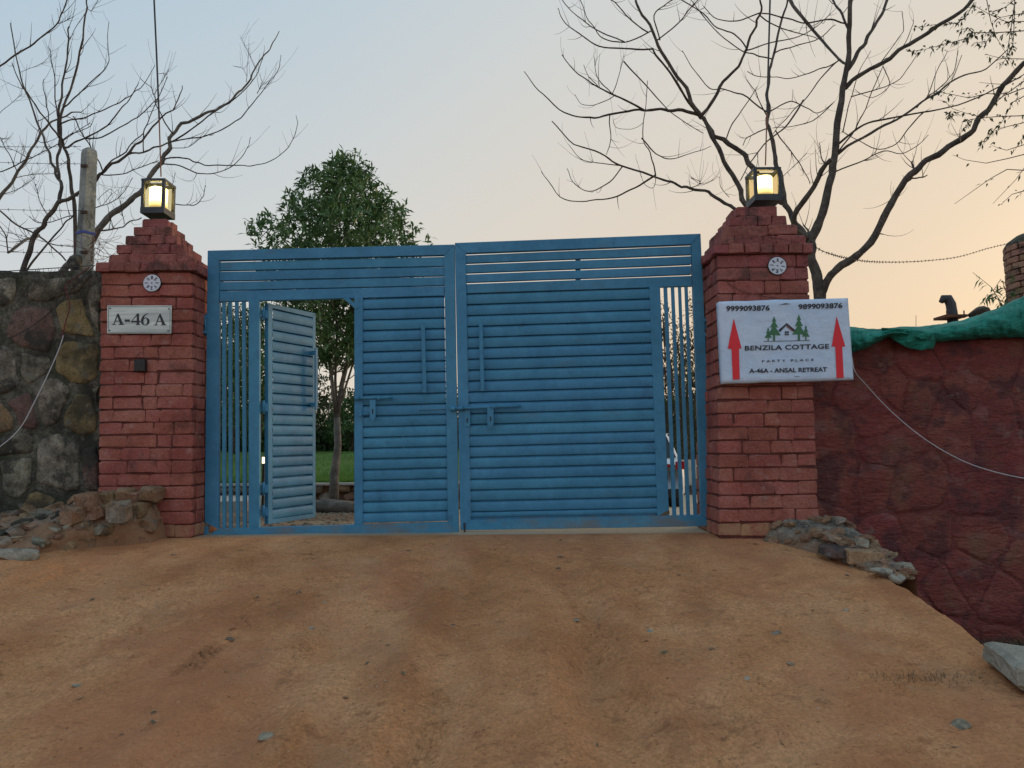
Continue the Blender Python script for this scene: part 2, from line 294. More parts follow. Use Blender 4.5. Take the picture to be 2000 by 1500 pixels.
# ------------------------------------------------------------------ ground
def edge_x(y):       # right shoulder of the embanked drive
    return np.interp(y, [-9, -4.2, -3.0, -2.45, -1.75, -1.2, -0.45, 0.1, 1], [2.0, 2.05, 2.17, 2.33, 2.42, 2.44, 2.50, 2.62, 2.7])
def G(x, y):
    x = np.asarray(x, float); y = np.asarray(y, float)
    f = -0.14 * np.clip(-y - 0.35, 0, 7.0)
    f = f - 0.05 * np.clip(-y - 3.5, 0, 3) * 0
    k = np.interp(x, [-2, 1.5], [0.04, 0.067])
    z = np.where(y > 0.25, -k * np.clip(y - 0.25, 0, 9), f)
    front = y < -0.1
    # ruts, humps and pits of the drive
    w = np.clip((-y - 0.3) / 0.6, 0, 1)
    d = 0.06 * (fbm(x * 1.1 + 3, y * 0.9, 3, 3) - 0.44) + 0.022 * (fbm(x * 4, y * 3, 3, 9) - 0.44) + 0.010 * (fbm(x * 14, y * 11, 3, 17) - 0.44) + 0.004 * (fbm(x * 42, y * 36, 2, 23) - .4)
    for (cx, cy, sx, sy, h, rot) in [(0.38, -2.35, .10, .55, -.06, -.15), (0.50, -3.0, .22, .16, -.035, 0), (-0.95, -2.1, .10, .42, -.06, .45), (-1.15, -2.9, .14, .7, -.03, .3),
                                     (-0.25, -1.5, .14, .3, -.03, 0), (-0.40, -3.3, .20, .5, -.035, .1), (0.9, -3.4, .09, .8, -.025, -.9), (-0.5, -2.4, .12, .4, .03, 0), (0.1, -2.9, .15, .6, .025, .1), (-1.5, -2.5, .2, .5, .025, .3)]:
        c, s = math.cos(rot), math.sin(rot); u = (x - cx) * c + (y - cy) * s; v = -(x - cx) * s + (y - cy) * c
        d = d + h * np.exp(-(u / sx) ** 2 - (v / sy) ** 2)
    for (xa, xb, wd, dp) in [(-.35, -1.35, .13, .028), (-.55, -.75, .10, .020), (.30, .42, .14, .030), (.15, 1.0, .10, .022), (-.2, -.35, .12, .018)]:
        cxl = xa + (xb - xa) * np.clip((-y - .6) / 3.2, 0, 1.4) + .05 * (fbm(y * 1.7, y * 0 + xa * 9, 2, 12) - .4)
        q = (x - cxl) / wd; d = d + 1.7 * dp * (-np.exp(-q ** 2) + .45 * np.exp(-(np.abs(q) - 1.7) ** 2 * 3)) * np.clip((-y - .6) / .8, 0, 1) * np.clip(fbm(x * .9, y * 1.1, 2, 62) * 2.6 - .5, 0, 1)
    # clods and footprints, tyre tread in the soft places
    cl = fbm(x * 26 + fbm(x * 3, y * 3, 2, 71) * 6, y * 30, 3, 73); rg = .35 + 1.3 * np.clip(fbm(x * 1.3 + 4, y * 1.3, 3, 95) * 2.2 - .6, 0, 1); d = d + (0.055 * np.clip(cl - .54, 0, 1) - 0.06 * np.clip(.33 - cl, 0, 1)) * rg + .012 * rg * (fbm(x * 9, y * 9, 3, 44) - .44)
    def track(x1, y1, x2, y2, bow, wd, dep, pitch):
        L2 = math.hypot(x2 - x1, y2 - y1); ux, uy = (x2 - x1) / L2, (y2 - y1) / L2; s = (x - x1) * ux + (y - y1) * uy; q = -(x - x1) * uy + (y - y1) * ux - bow * np.sin(np.clip(s / L2, 0, 1) * math.pi)
        m = np.exp(-(q / wd) ** 4) * np.clip(s / .15, 0, 1) * np.clip((L2 - s) / .3, 0, 1) * np.clip((fbm(x * 3.2, y * 3.2, 2, 88) - .30) * 5, 0, 1)
        return m * (-dep * .8 + dep * 1.3 * np.sign(np.sin((s + np.abs(q) * .7) / pitch * 6.283)) * np.clip(fbm(x * 30, y * 30, 2, 5) * 1.6, 0, 1))
    d = d + track(-1.50, -1.85, -1.75, -3.4, .12, .055, .012, .030) + track(-1.02, -2.1, -1.20, -3.6, .05, .07, .010, .035) + track(.45, -2.7, 1.35, -3.9, -.12, .09, .010, .045) + track(.33, -1.4, .45, -2.6, .03, .08, .008, .04) + track(-.30, -2.6, -.42, -3.9, .0, .07, .009, .035) + track(-.62, -.8, -.40, -2.0, 0, .06, .006, .03)
    z = z + np.where(front, d * w, 0.012 * (fbm(x * 3, y * 3, 3, 5) - .45) * (y < 12))
    # lip of dust under the gate
    z = z + np.where(front, 0.010 * np.exp(-((y + 0.50) / 0.12) ** 2) * fbm(x * 5, y * 5, 2, 7), 0)
    # embankment falling away on the right
    e = edge_x(y) - .05 + 0.10 * (fbm(y * 3.1, x * 0 + 2, 3, 31) - .45)
    t = np.clip((x - e) / 0.34, 0, 1); t = t ** 1.25
    low = -0.96 + 0.05 * (fbm(x * 2, y * 2, 3, 41) - .4)
    z = np.where((y < 0.3) & (x > e), z * (1 - t) + np.minimum(low, z) * t, z)
    # ground creeping up to the masonry on the left
    t2 = np.clip((-3.0 - x) / 1.0, 0, 1) * np.clip((-y) / .6, 0, 1)
    z = z + 0.10 * t2 * (y < 0)
    return z
def gz(x, y): return float(G(np.array([x]), np.array([y]))[0])
def axis_coords(a, b, step, far):
    mid = list(np.arange(a, b + 1e-6, step)); lo_, hi_ = [], []; d = step; v = a
    while v > -far: d *= 1.4; v -= d; lo_.append(v)
    d = step; v = b
    while v < far: d *= 1.4; v += d; hi_.append(v)
    return np.array(lo_[::-1] + mid + hi_)
xs = axis_coords(-4.4, 3.6, 0.0135, 400); ys = axis_coords(-4.7, 0.5, 0.012, 400)
X, Y = np.meshgrid(xs, ys); Z = G(X, Y)
nx, ny = len(xs), len(ys); idx = np.arange(nx * ny).reshape(ny, nx)
Fq = np.stack([idx[:-1, :-1], idx[:-1, 1:], idx[1:, 1:], idx[1:, :-1]], -1).reshape(-1, 4)
gmat = material('red_earth', [(0.48, 0.210, 0.090), (0.59, 0.272, 0.122), (0.65, 0.325, 0.158)], nscale=1.3, rough=1, bump=1.0, bscale=22, bdist=.022, fine=(60, .22), spec=.15,
    stains=[((0.36, 0.150, 0.07), 1.8, .50, .30, .65, (1.2, .75, 1)), ((0.52, 0.29, 0.16), 2.6, .54, .2, .4, (1.1, .9, 1)), ((0.25, 0.11, 0.056), 9, .58, .14, .5, (1, 1.3, 1)), ((0.19, 0.085, 0.047), 38, .62, .07, .7, (1, 1.4, 1)), ((0.50, 0.20, 0.10), .8, .5, .15, .5, None)])
def zone(m):        # pale hard-packed yard behind the gate, brown soil on its left, dry grit in the gully
    t = m.node_tree; nn = t.nodes.new; ll = t.links.new; p = t.nodes['Principled BSDF']; src = p.inputs['Base Color'].links[0].from_socket
    g = nn('ShaderNodeNewGeometry'); s = nn('ShaderNodeSeparateXYZ'); ll(g.outputs['Position'], s.inputs[0])
    no = nn('ShaderNodeTexNoise'); no.inputs['Scale'].default_value = 2.5; no.inputs['Detail'].default_value = 6
    ns = nn('ShaderNodeTexNoise'); ns.inputs['Scale'].default_value = 14; ns.inputs['Detail'].default_value = 6
    def rng(v, a, b):
        q = nn('ShaderNodeMapRange'); q.inputs[1].default_value = a; q.inputs[2].default_value = b; ll(v, q.inputs[0]); return q.outputs[0]
    def ma(op, a, b):
        q = nn('ShaderNodeMath'); q.operation = op
        for i, v in enumerate((a, b)):
            if isinstance(v, float): q.inputs[i].default_value = v
            else: ll(v, q.inputs[i])
        return q.outputs[0]
    def mix(f, a, b):
        q = nn('ShaderNodeMix'); q.data_type = 'RGBA'; ll(f, q.inputs[0])
        for i, v in ((6, a), (7, b)):
            if isinstance(v, tuple): q.inputs[i].default_value = (*v, 1)
            else: ll(v, q.inputs[i])
        return q.outputs[2]
    yy = ma('ADD', s.outputs[1], ma('MULTIPLY', no.outputs[0], 0.5)); fy = rng(yy, -0.05, 0.03)
    pale = mix(rng(ns.outputs[0], .35, .65), (0.50, 0.38, 0.26), (0.66, 0.55, 0.42))
    soil = mix(rng(ns.outputs[0], .42, .6), (0.16, 0.085, 0.05), (0.38, 0.27, 0.18))
    xx = ma('ADD', s.outputs[0], ma('MULTIPLY', no.outputs[0], 1.0)); nearp = rng(s.outputs[1], 0.35, 0.15); back = mix(ma('MAXIMUM', rng(xx, -0.7, 0.0), ma('MULTIPLY', nearp, 0.6)), soil, pale)
    c = mix(fy, src, back)
    lowz = rng(s.outputs[2], -0.74, -0.86); lw = ma('MULTIPLY', lowz, rng(s.outputs[0], 2.2, 2.5)); c = mix(lw, c, (0.11, 0.075, 0.05))
    ll(c, p.inputs['Base Color'])
zone(gmat)
link('ground', big_mesh('ground', np.stack([X.ravel(), Y.ravel(), Z.ravel()], -1), Fq, True), gmat, kind='structure')

# ------------------------------------------------------------------ rough pieces (shared meshes)
def rough_box(seed, jit=0.05, cuts=(3, 1, 2), bev=0.09):
    """unit box (1x1x1 about its centre) with chamfered, uneven edges"""
    import bmesh
    r = random.Random(seed); bm = bmesh.new(); bmesh.ops.create_cube(bm, size=1)
    bmesh.ops.bevel(bm, geom=bm.edges[:], offset=bev, segments=1, affect='EDGES', clamp_overlap=True)
    for v in bm.verts: v.co += Vector((r.uniform(-1, 1) * jit * .5, r.uniform(-1, 1) * jit, r.uniform(-1, 1) * jit))
    bmesh.ops.triangulate(bm, faces=bm.faces[:])
    me = bpy.data.meshes.new('brick'); bm.to_mesh(me); bm.free(); return me
def pool(n, mat, **k):
    out = []
    for i in range(n):
        me = rough_box(100 + i, **k); me.materials.append(mat); out.append(me)
    return out
BR = {k: pool(14, MAT[k], jit=.07, bev=.085) for k in ('brick', 'brick_top', 'brick_base')}
def place(name, me, parent, c, s, rot=(0, 0, 0)):
    o = link(name, me, None, parent, c); o.scale = s; o.rotation_euler = rot; return o

# ------------------------------------------------------------------ gate pillars
CH = 0.1035
def pillar(label, xl, xr, yf, yb, z0, z1, steps, side, seed, step_drop=0.087):
    """xl(z), xr(z): left and right faces; yf front, yb back; steps: (inset left, inset right, depth) of the corbelled cap courses"""
    r = random.Random(seed); xm = (xl(1) + xr(1)) / 2; t = thing('gate_pillar', label, 'pillar', (xm, (yf + yb) / 2, 0))
    # core
    ins = .010; v = []
    for z in (z0 - .3, z1): v += [(xl(z) + ins, yf + ins, z), (xr(z) - ins, yf + ins, z), (xr(z) - ins, yb - ins, z), (xl(z) + ins, yb - ins, z)]
    mb = MB().add(v, [(0, 3, 2, 1), (4, 5, 6, 7), (0, 1, 5, 4), (1, 2, 6, 5), (2, 3, 7, 6), (3, 0, 4, 7)])
    zz = z1
    n = int(round((z1 - z0) / CH)); ch = (z1 - z0) / n
    def row(a, b, fixed, axis, z, h, depth, out, kind, lens):
        """bricks from a to b along axis ('x' or 'y'); their outer face at `fixed`, facing `out`"""
        L_ = b - a; k = 0; p = 0; segs = []
        while p < L_ - .02:
            l = lens[k % len(lens)] * r.uniform(.92, 1.08); k += 1
            if L_ - p - l < .07: l = L_ - p
            segs.append((p, min(p + l, L_))); p += l
        for (s0, s1) in segs:
            w = s1 - s0 - .0035; c = a + (s0 + s1) / 2; pr = r.uniform(-.005, .007); hh = h - .0095 + r.uniform(-.003, .003); zc = z + h / 2 + r.uniform(-.002, .002)
            if axis == 'x': cc = (c, fixed - out * depth / 2 + out * pr, zc); sc = (w, depth, hh); ro = (r.uniform(-.02, .02), r.uniform(-.012, .012), r.uniform(-.012, .012))
            else: cc = (fixed - out * depth / 2 + out * pr, c, zc); sc = (depth, w, hh); ro = (r.uniform(-.012, .012), r.uniform(-.02, .02), r.uniform(-.012, .012))
            place('brick', r.choice(BR[kind]), t, cc, sc, ro)
    D_ = .07
    for i in range(n):
        z = z0 + i * ch; zm = z + ch / 2; kind = 'brick_base' if i < 1 or (i == 1 and r.random() < .4) else 'brick'
        if i >= n - 2: kind = r.choice(['brick', 'brick_top'])
        lens = [[.235], [.115, .235], [.235, .235, .115], [.17, .235]][r.randrange(4)]
        a, b = xl(zm), xr(zm)
        row(a, b, yf, 'x', z, ch, D_, -1, kind, lens)
        row(yf + D_ + .004, yb, (b if side > 0 else a), 'y', z, ch, D_, side, kind, [[.115], [.20, .115], [.115, .115, .2]][r.randrange(3)])
        row(yf + D_ + .004, yb, (a if side > 0 else b), 'y', z, ch, D_, -side, kind, [.235])
    # projecting header course
    z = z1; h = .085; a, b = xl(z) - .035, xr(z) + .035; F0 = yf - .035; kind = 'brick_top'
    row(a, b, F0, 'x', z, h, .11, -1, kind, [.118])
    row(F0 + .112, yb + .03, (b if side > 0 else a), 'y', z, h, .1, side, kind, [.118])
    row(F0 + .112, yb + .03, (a if side > 0 else b), 'y', z, h, .1, -side, kind, [.118])
    mb.box(a + .03, b - .03, F0 + .03, yb - .01, z, z + h - .012)
    z += h
    for (x0, x1, y0, y1, h) in steps:
        row(x0, x1, y0, 'x', z, h, .09, -1, kind, [[.22, .115], [.115, .22], [.19]][r.randrange(3)])
        if y1 - y0 > .17:
            row(y0 + .092, y1, (x1 if side > 0 else x0), 'y', z, h, .08, side, kind, [.115])
            row(y0 + .092, y1, (x0 if side > 0 else x1), 'y', z, h, .08, -side, kind, [.2])
        mb.box(x0 + .03, x1 - .03, y0 + .03, y1 - .008, z - .003, z + h - .012); z += h
    mb.build('mortar', MAT['joint'], t)
    return t, z
YL, YR = -0.24, -0.48
pL = lambda x, y: at(x, y, YL); pR = lambda x, y: at(x, y, YR)
def line(p, q): return lambda z: p.x + (q.x - p.x) * (z - p.z) / (q.z - p.z)
Lxl = line(pL(197, 535), pL(192, 940)); Lxr = line(pL(376, 535), pL(376, 1045))
Rxl = line(pR(1402, 520), pR(1404, 1030)); Rxr = line(pR(1579, 520), pR(1598, 985))
zLt = pL(280, 532).z; zRt = pR(1490, 497).z
def steps_from(P, rows, yf0, dy, depth0, ddep):
    out = []; zprev = None
    for i, (xa, xb, ya, yb_) in enumerate(rows):
        yy = yf0 + dy * i; a = at(xa, ya, yy); b = at(xb, ya, yy); top = at(xa, yb_, yy).z; bot = at(xa, ya, yy).z
        out.append((a.x, b.x, yy, yy + depth0 - ddep * i, top - bot))
    return out
Lsteps = steps_from(pL, [(211, 366, 512, 493), (227, 357, 493, 472), (244, 345, 472, 452), (260, 336, 452, 433), (276, 326, 433, 415)], YL + .03, .035, .44, .062)
Rsteps = steps_from(pR, [(1408, 1576, 477, 457), (1413, 1558, 456, 434), (1426, 1537, 434, 413), (1438, 1519, 413, 392)], YR + .03, .035, .50, .075)
tL, zLtop = pillar('red painted brick gate pillar with the steel number plate', Lxl, Lxr, YL, 0.30, 0.0, zLt, Lsteps, 1, 5)
tR, zRtop = pillar('red painted brick gate pillar with the white banner hung on it', Rxl, Rxr, YR, 0.20, 0.0, zRt, Rsteps, -1, 9)

# ------------------------------------------------------------------ stone walls
def clip(poly, nx_, nz_, d):
    out = []
    for i in range(len(poly)):
        a, b = poly[i], poly[(i + 1) % len(poly)]; da = a[0] * nx_ + a[1] * nz_ - d; db = b[0] * nx_ + b[1] * nz_ - d
        if da <= 0: out.append(a)
        if (da < 0 < db) or (db < 0 < da): s = da / (da - db); out.append((a[0] + (b[0] - a[0]) * s, a[1] + (b[1] - a[1]) * s))
    return out
def cells(x0, x1, z0, z1, sx, sz, seed, force=()):
    r = random.Random(seed); pts = list(force); nz_ = int((z1 - z0) / sz); n_x = int((x1 - x0) / sx)
    for j in range(nz_):
        for i in range(n_x):
            p = (x0 + (i + .5 + (.5 if j % 2 else 0) + r.uniform(-.6, .6)) * (x1 - x0) / n_x, z0 + (j + .5 + r.uniform(-.55, .55)) * (z1 - z0) / nz_)
            if all((p[0] - f[0]) ** 2 + (p[1] - f[1]) ** 2 > (sx * .85) ** 2 for f in force): pts.append(p)
    res = []
    for p in pts:
        poly = [(x0, z0), (x1, z0), (x1, z1), (x0, z1)]
        for q in pts:
            if q is p or abs(q[0] - p[0]) > 4 * sx or abs(q[1] - p[1]) > 4 * sz: continue
            nx_, n_z = q[0] - p[0], q[1] - p[1]; d = (q[0] ** 2 + q[1] ** 2 - p[0] ** 2 - p[1] ** 2) / 2
            poly = clip(poly, nx_, n_z, d)
            if len(poly) < 3: break
        if len(poly) >= 3: res.append((p, poly))
    return res
def warp(x, z, amp):
    return x + amp * (float(fbm(x * 2.6 + 7, z * 2.6 + 3, 3, 91)) - .44) * 2, z + amp * (float(fbm(x * 2.6 + 31, z * 2.6 + 17, 3, 92)) - .44) * 2
def stone_piece(poly, yf, proud, gap, seed, round_=.35, irr=.14, wamp=.10, sink=.03):
    """a stone: irregular outline from poly, shrunk by gap, domed towards -Y"""
    r = random.Random(seed); n = 20; cx = sum(p[0] for p in poly) / len(poly); cz = sum(p[1] for p in poly) / len(poly)
    per = []
    tot = sum(math.dist(poly[i], poly[(i + 1) % len(poly)]) for i in range(len(poly)))
    d = 0; i = 0; step = tot / n; acc = 0
    for k in range(n):
        tgt = k * step
        while acc + math.dist(poly[i], poly[(i + 1) % len(poly)]) < tgt: acc += math.dist(poly[i], poly[(i + 1) % len(poly)]); i += 1
        a, b = poly[i], poly[(i + 1) % len(poly)]; s = (tgt - acc) / max(1e-6, math.dist(a, b)); per.append(warp(a[0] + (b[0] - a[0]) * s, a[1] + (b[1] - a[1]) * s, wamp))
    cx = sum(p[0] for p in per) / n; cz = sum(p[1] for p in per) / n
    rm = sum(math.dist(p, (cx, cz)) for p in per) / n; ph = [r.uniform(0, 6.28) for _ in range(3)]
    v = []
    for ring, (sc, yy) in enumerate(((1.0, sink), (.97, -proud * .45), (.84, -proud * .9), (.5, -proud * 1.1))):
        for p in per:
            dx, dz = p[0] - cx, p[1] - cz; L_ = math.hypot(dx, dz); g = max(.3, 1 - gap / max(L_, .02)); g = g * (1 - round_) + g * round_ * min(1, rm / L_); an_ = math.atan2(dz, dx); g *= 1 - irr * (.5 + .5 * math.sin(2 * an_ + ph[0])) * .5 - irr * (.5 + .5 * math.sin(5 * an_ + ph[1])) * .3
            j = r.uniform(-.035, .035) if ring else 0
            v.append((cx + dx * g * (sc + j), yf + yy + (r.uniform(-.3, .3) * proud if ring > 1 else 0), cz + dz * g * (sc + j)))
    v.append((cx, yf - proud * 1.1 + r.uniform(-.2, .2) * proud, cz)); f = []
    for q in range(3):
        for k in range(n): a = q * n + k; b = q * n + (k + 1) % n; f.append((a, b, b + n, a + n))
    for k in range(n): f.append((3 * n + k, 3 * n + (k + 1) % n, 4 * n))
    f = [tuple(reversed(q)) for q in f] if False else f
    return v, f
def stone_wall(name, label, x0, x1, z0, z1, yf, thick, sx, sz, mats, mortar, proud, gap, seed, force=(), forcemat=None, round_=.35, top_noise=.02, irr=.14, wamp=.10, sink=.03):
    t = thing(name, label, 'wall', ((x0 + x1) / 2, yf + thick / 2, z0)); r = random.Random(seed)
    # body with uneven face and top
    nx_ = int((x1 - x0) / .06); nz_ = int((z1 - z0) / .06); xs_ = np.linspace(x0, x1, nx_); zs_ = np.linspace(z0, z1, nz_)
    XX, ZZ = np.meshgrid(xs_, zs_); YY = yf + .018 * (fbm(XX * 6, ZZ * 6, 3, seed) - .4)
    topn = top_noise * (fbm(xs_ * 5, xs_ * 0, 3, seed + 3) - .4) * 3; ZZ = ZZ + topn[None, :] * ((ZZ - z0) / (z1 - z0)) ** 6
    V = np.stack([XX.ravel(), YY.ravel(), ZZ.ravel()], -1); id_ = np.arange(nx_ * nz_).reshape(nz_, nx_)
    Q = np.stack([id_[:-1, :-1], id_[:-1, 1:], id_[1:, 1:], id_[1:, :-1]], -1).reshape(-1, 4)
    topf = V[id_[-1]]; mid = topf.copy(); mid[:, 1] = yf + thick * .5; mid[:, 2] += .02; back = topf.copy(); back[:, 1] = yf + thick; bot = back.copy(); bot[:, 2] = z0
    base = len(V); V = np.concatenate([V, mid, back, bot]); a = id_[-1]
    for rr in range(3):
        b = base + rr * nx_ + np.arange(nx_); Q = np.concatenate([Q, np.stack([a[:-1], a[1:], b[1:], b[:-1]], -1)]); a = b
    link('mortar', big_mesh('mortar', V, Q, True), mortar, t)
    # end caps
    for xe in (x0, x1): MB().add([(xe, yf, z0), (xe, yf + thick, z0), (xe, yf + thick, z1), (xe, yf, z1)], [(0, 1, 2, 3)]).build('wall_end', mortar, t)
    for k, (p, poly) in enumerate(cells(x0, x1, z0, z1 - .01, sx, sz, seed, force)):
        v, f = stone_piece(poly, yf, proud * r.uniform(.7, 1.3), gap * r.uniform(.7, 1.4), seed * 100 + k, round_, irr, wamp, sink)
        m = forcemat[k] if forcemat and k < len(forcemat) else r.choice(mats)
        o = link('stone', new_mesh('stone', v, f, True), MAT[m], t)
        if k < len(force) and forcemat: o['label'] = 'large ochre stone'
    return t
wl_top = at(90, 532, -.05).z; wl_x1 = at(194, 700, -.05).x + .03
fs = at(152, 700, -.05); f2 = at(45, 620, -.05); f3 = at(150, 590, -.05); f4 = at(120, 860, -.05)
stone_wall('stone_wall', 'dark weathered rubble stone wall with ochre stones left of the gate', -8.2, wl_x1, -.5, wl_top, -.05, .42, .36, .30,
           ['stone_grey', 'stone_grey', 'stone_grey', 'stone_brown', 'stone_ochre', 'stone_grey'], MAT['mortar'], .018, .014, 3, force=[(fs.x, fs.z)], forcemat=['stone_ochre'])
wr_top = at(1900, 655, -.05).z
stone_wall('painted_stone_wall', 'maroon painted stone wall right of the gate under the green net', Rxr(.5) - .1, 7.5, -1.5, wr_top, -.05, .40, .40, .33,
           ['maroon'], MAT['maroon_joint'], .005, .004, 8, round_=.10, irr=.06, wamp=.09, sink=.003)

# ------------------------------------------------------------------ the gate
class Pl:       # vertical plane through two points; off is distance towards the road
    def __init__(s, a, b):
        s.a = Vector(a); d = (Vector(b) - Vector(a)); d.z = 0; d.normalize(); s.d = d; s.n = Vector((d.y, -d.x, 0))
    def __call__(s, px, py, off=0.0):
        return onplane(px, py, s.a, s.n) + s.n * off
GL = Pl((-2.6, 0, 0), (-.45, 0, 0)); GR = Pl((-.45, 0, 0), (1.62, -.10, 0))
def prism(pl, c, f0, f1, name, mat, parent, ch=.003):
    """c: four pixel corners tl,tr,br,bl on plane pl; from offset f0 (back) to f1 (front, chamfered)"""
    q = [pl(*p) for p in c]; cen = sum(q, Vector()) / 4; n = pl.n
    def inset(p, d):
        i = q.index(p); a = (q[(i + 1) % 4] - p).normalized(); b = (q[i - 1] - p).normalized(); return p + (a + b) * d
    v = [p + n * f0 for p in q] + [p + n * (f1 - ch) for p in q] + [inset(p, ch) + n * f1 for p in q]
    f = [(0, 1, 2, 3), (8, 11, 10, 9)]
    for r_ in (0, 4):
        for i in range(4): f.append((r_ + i, r_ + 4 + i, r_ + 4 + (i + 1) % 4, r_ + (i + 1) % 4))
    return MB().add(v, f).build(name, mat, parent)
def louvre(pl, xa, xb, ya0, yb0, ya1, yb1, name, mat, parent, front=.006, back=-.004, lap=True, nseg=6, seed=0):
    """a pressed-sheet slat from x=xa..xb, top edge ya0->yb0, bottom edge ya1->yb1; rolled top lip, recess at the foot"""
    r = random.Random(seed); prof = [(-.06, back - .020), (.075, back - .017), (.085, front - .004), (.11, front + .002), (.17, front + .001), (.34, front + .005), (.52, front + .006), (.72, front + .005), (.90, front + .002), (.955, front), (.962, back - .012), (1.0, back - .019)]
    if not lap: prof = [(.0, back - .02), (.0, front - .002), (.03, front), (.5, front + .001), (.97, front), (1.0, front - .002), (1.0, back - .02)]
    v = []; f = []; m = len(prof)
    for i in range(nseg + 1):
        s = i / nseg; x = xa[0] + (xb[0] - xa[0]) * s; x2 = xa[1] + (xb[1] - xa[1]) * s; y0 = ya0 + (yb0 - ya0) * s; y1 = ya1 + (yb1 - ya1) * s
        w = r.uniform(-.0022, .0022) if 0 < i < nseg else 0; wy = r.uniform(-.35, .35) if 0 < i < nseg else 0
        for (k, o) in prof: v.append(pl(x + (x2 - x) * k, y0 + (y1 - y0) * k + wy, o + w))
    for i in range(nseg):
        for k in range(m - 1): a = i * m + k; f.append((a, a + 1, a + m + 1, a + m))
    if not lap:
        for i in range(nseg): a = i * m; f.append((a, a + m, a + 2 * m - 1, a + m - 1))
        f.append(tuple(range(m))[::-1]); f.append(tuple(nseg * m + k for k in range(m)))
    return MB().add(v, f).build(name, mat, parent)
B = MAT['blue']; BL = MAT['blue_low']
def I(a, b, s): return a + (b - a) * s
leafL = thing('gate_leaf', 'blue slatted gate leaf holding the open wicket door', 'gate', (GL(650, 1045)), 'leaves of the blue gate')
FR = .028; BK = -.022
prism(GL, [(408, 491), (430, 510.5), (428, 1032), (402, 1020)], BK, FR, 'post', B, leafL)
prism(GL, [(408.4, 491), (888, 479), (868, 499.5), (430, 510)], BK, FR - .001, 'top_rail', B, leafL)
prism(GL, [(888, 479.3), (896.5, 1041), (875, 1019), (868, 500)], BK, FR, 'post', B, leafL)
prism(GL, [(428, 1032), (875, 1019), (896, 1041), (398, 1052.5)], BK, FR + .001, 'bottom_rail', BL, leafL)
prism(GL, [(393, 1026), (407, 1026), (407, 1052), (392, 1052)], -.018, .02, 'pivot_bracket', BL, leafL)
gl, gr_ = [510.5, 529, 549, 567.5], [500, 520, 539, 557.5]
for i in range(3): louvre(GL, (430, 430), (868, 868), gl[i] + 2.4, gr_[i] + 2.2, gl[i + 1], gr_[i + 1], 'slat', B, leafL, .012, -.006, lap=False, seed=i)
prism(GL, [(430, 569.6), (868, 559.5), (868, 578), (430, 590)], BK, .014, 'middle_rail', B, leafL)
for i, (a, b, c, d) in enumerate([(434, 441, 434.5, 441), (446, 452.5, 447, 453.5), (459, 465.5, 461, 467.5), (472.5, 479.5, 474.6, 481.6)]):
    prism(GL, [(a, 589), (b, 589), (d, 1033), (c, 1033)], -.016, .006, 'bar', B, leafL, .001)
prism(GL, [(487, 588), (507.5, 587.5), (507.5, 1030), (487, 1031)], BK, .02, 'hinge_post', B, leafL)
prism(GL, [(693, 582), (709.5, 581.5), (709.5, 1024), (693, 1024.5)], BK, .022, 'latch_post', B, leafL)
def diag(pl, a, b, w, f0, f1, name, mat, parent):
    d = Vector((b[0] - a[0], b[1] - a[1])).normalized() * w / 2; n = (-d.y, d.x)
    return prism(pl, [(a[0] - n[0], a[1] - n[1]), (b[0] - n[0], b[1] - n[1]), (b[0] + n[0], b[1] + n[1]), (a[0] + n[0], a[1] + n[1])][::-1], f0, f1, name, mat, parent)
prism(GL, [(669, 582), (680, 581), (703, 601), (697, 606)], .005, .027, 'corner_brace', B, leafL, .002)
# louvred panel of the left leaf
nl = 21
for i in range(nl):
    t0, t1 = i / nl, (i + 1) / nl
    louvre(GL, (709.5, 709.5), (I(868, 875, t0), I(868, 875, t1)), I(583.5, 1021.5, t0), I(579, 1017.5, t0), I(583.5, 1021.5, t1), I(579, 1017.5, t1), 'slat', B, leafL, seed=40 + i)
def vbar(pl, x0, y0, x1, y1, w, off, name, parent):
    o = prism(pl, [(x0 - w / 2, y0), (x0 + w / 2, y0), (x1 + w / 2, y1), (x1 - w / 2, y1)], off, off + .012, name, B, parent, .002)
    for s in (.08, .92):
        cx, cy = I(x0, x1, s), I(y0, y1, s); pr = prism(pl, [(cx - 2.5, cy - 4), (cx + 2.5, cy - 4), (cx + 2.5, cy + 4), (cx - 2.5, cy + 4)], .004, off, 'handle_foot', B, o, .001)
    return o
vbar(GL, 827.5, 637, 831, 768, 7.5, .045, 'handle', leafL)
def rod(pl, a, b, off, r, name, mat, parent, sides=10):
    p, q = pl(*a, off), pl(*b, off); return MB().tube([p, q], r, sides).build(name, mat, parent, True)
bolt = rod(GL, (696, 778.5), (769, 777), .05, .013, 'slide_bolt', B, leafL)
for x in (699, 742): rod(GL, (x - 4, 778.4), (x + 4, 778.2), .05, .019, 'bolt_collar', B, bolt)
def plate(pl, x0, x1, y0, y1, tip, off, name, parent, mat=B):
    xm = (x0 + x1) / 2; pts = [(x0, y0), (x0, y1), (xm, y1 + tip), (x1, y1), (x1, y0)]
    v = [pl(*p, off) for p in pts] + [pl(*p, off + .006) for p in pts]; f = [(0, 1, 2, 3, 4)[::-1], (5, 6, 7, 8, 9)] + [(i, (i + 1) % 5, 5 + (i + 1) % 5, 5 + i) for i in range(5)]
    o = MB().add(v, f).build(name, mat, parent)
    s = (y0 + y1) / 2
    MB().add([pl(*p, off + .0075) for p in ((xm - 1.2, s + 1), (xm - 1.2, s + 10), (xm + 1.2, s + 10), (xm + 1.2, s + 1))], [(0, 1, 2, 3)]).build('keyhole', MAT['dark'], o)
    return o
plate(GL, 725, 736, 782, 815, 8, .055, 'hasp_plate', leafL)
rod(GL, (706, 809), (733, 809), .04, .005, 'latch_pin', B, leafL)
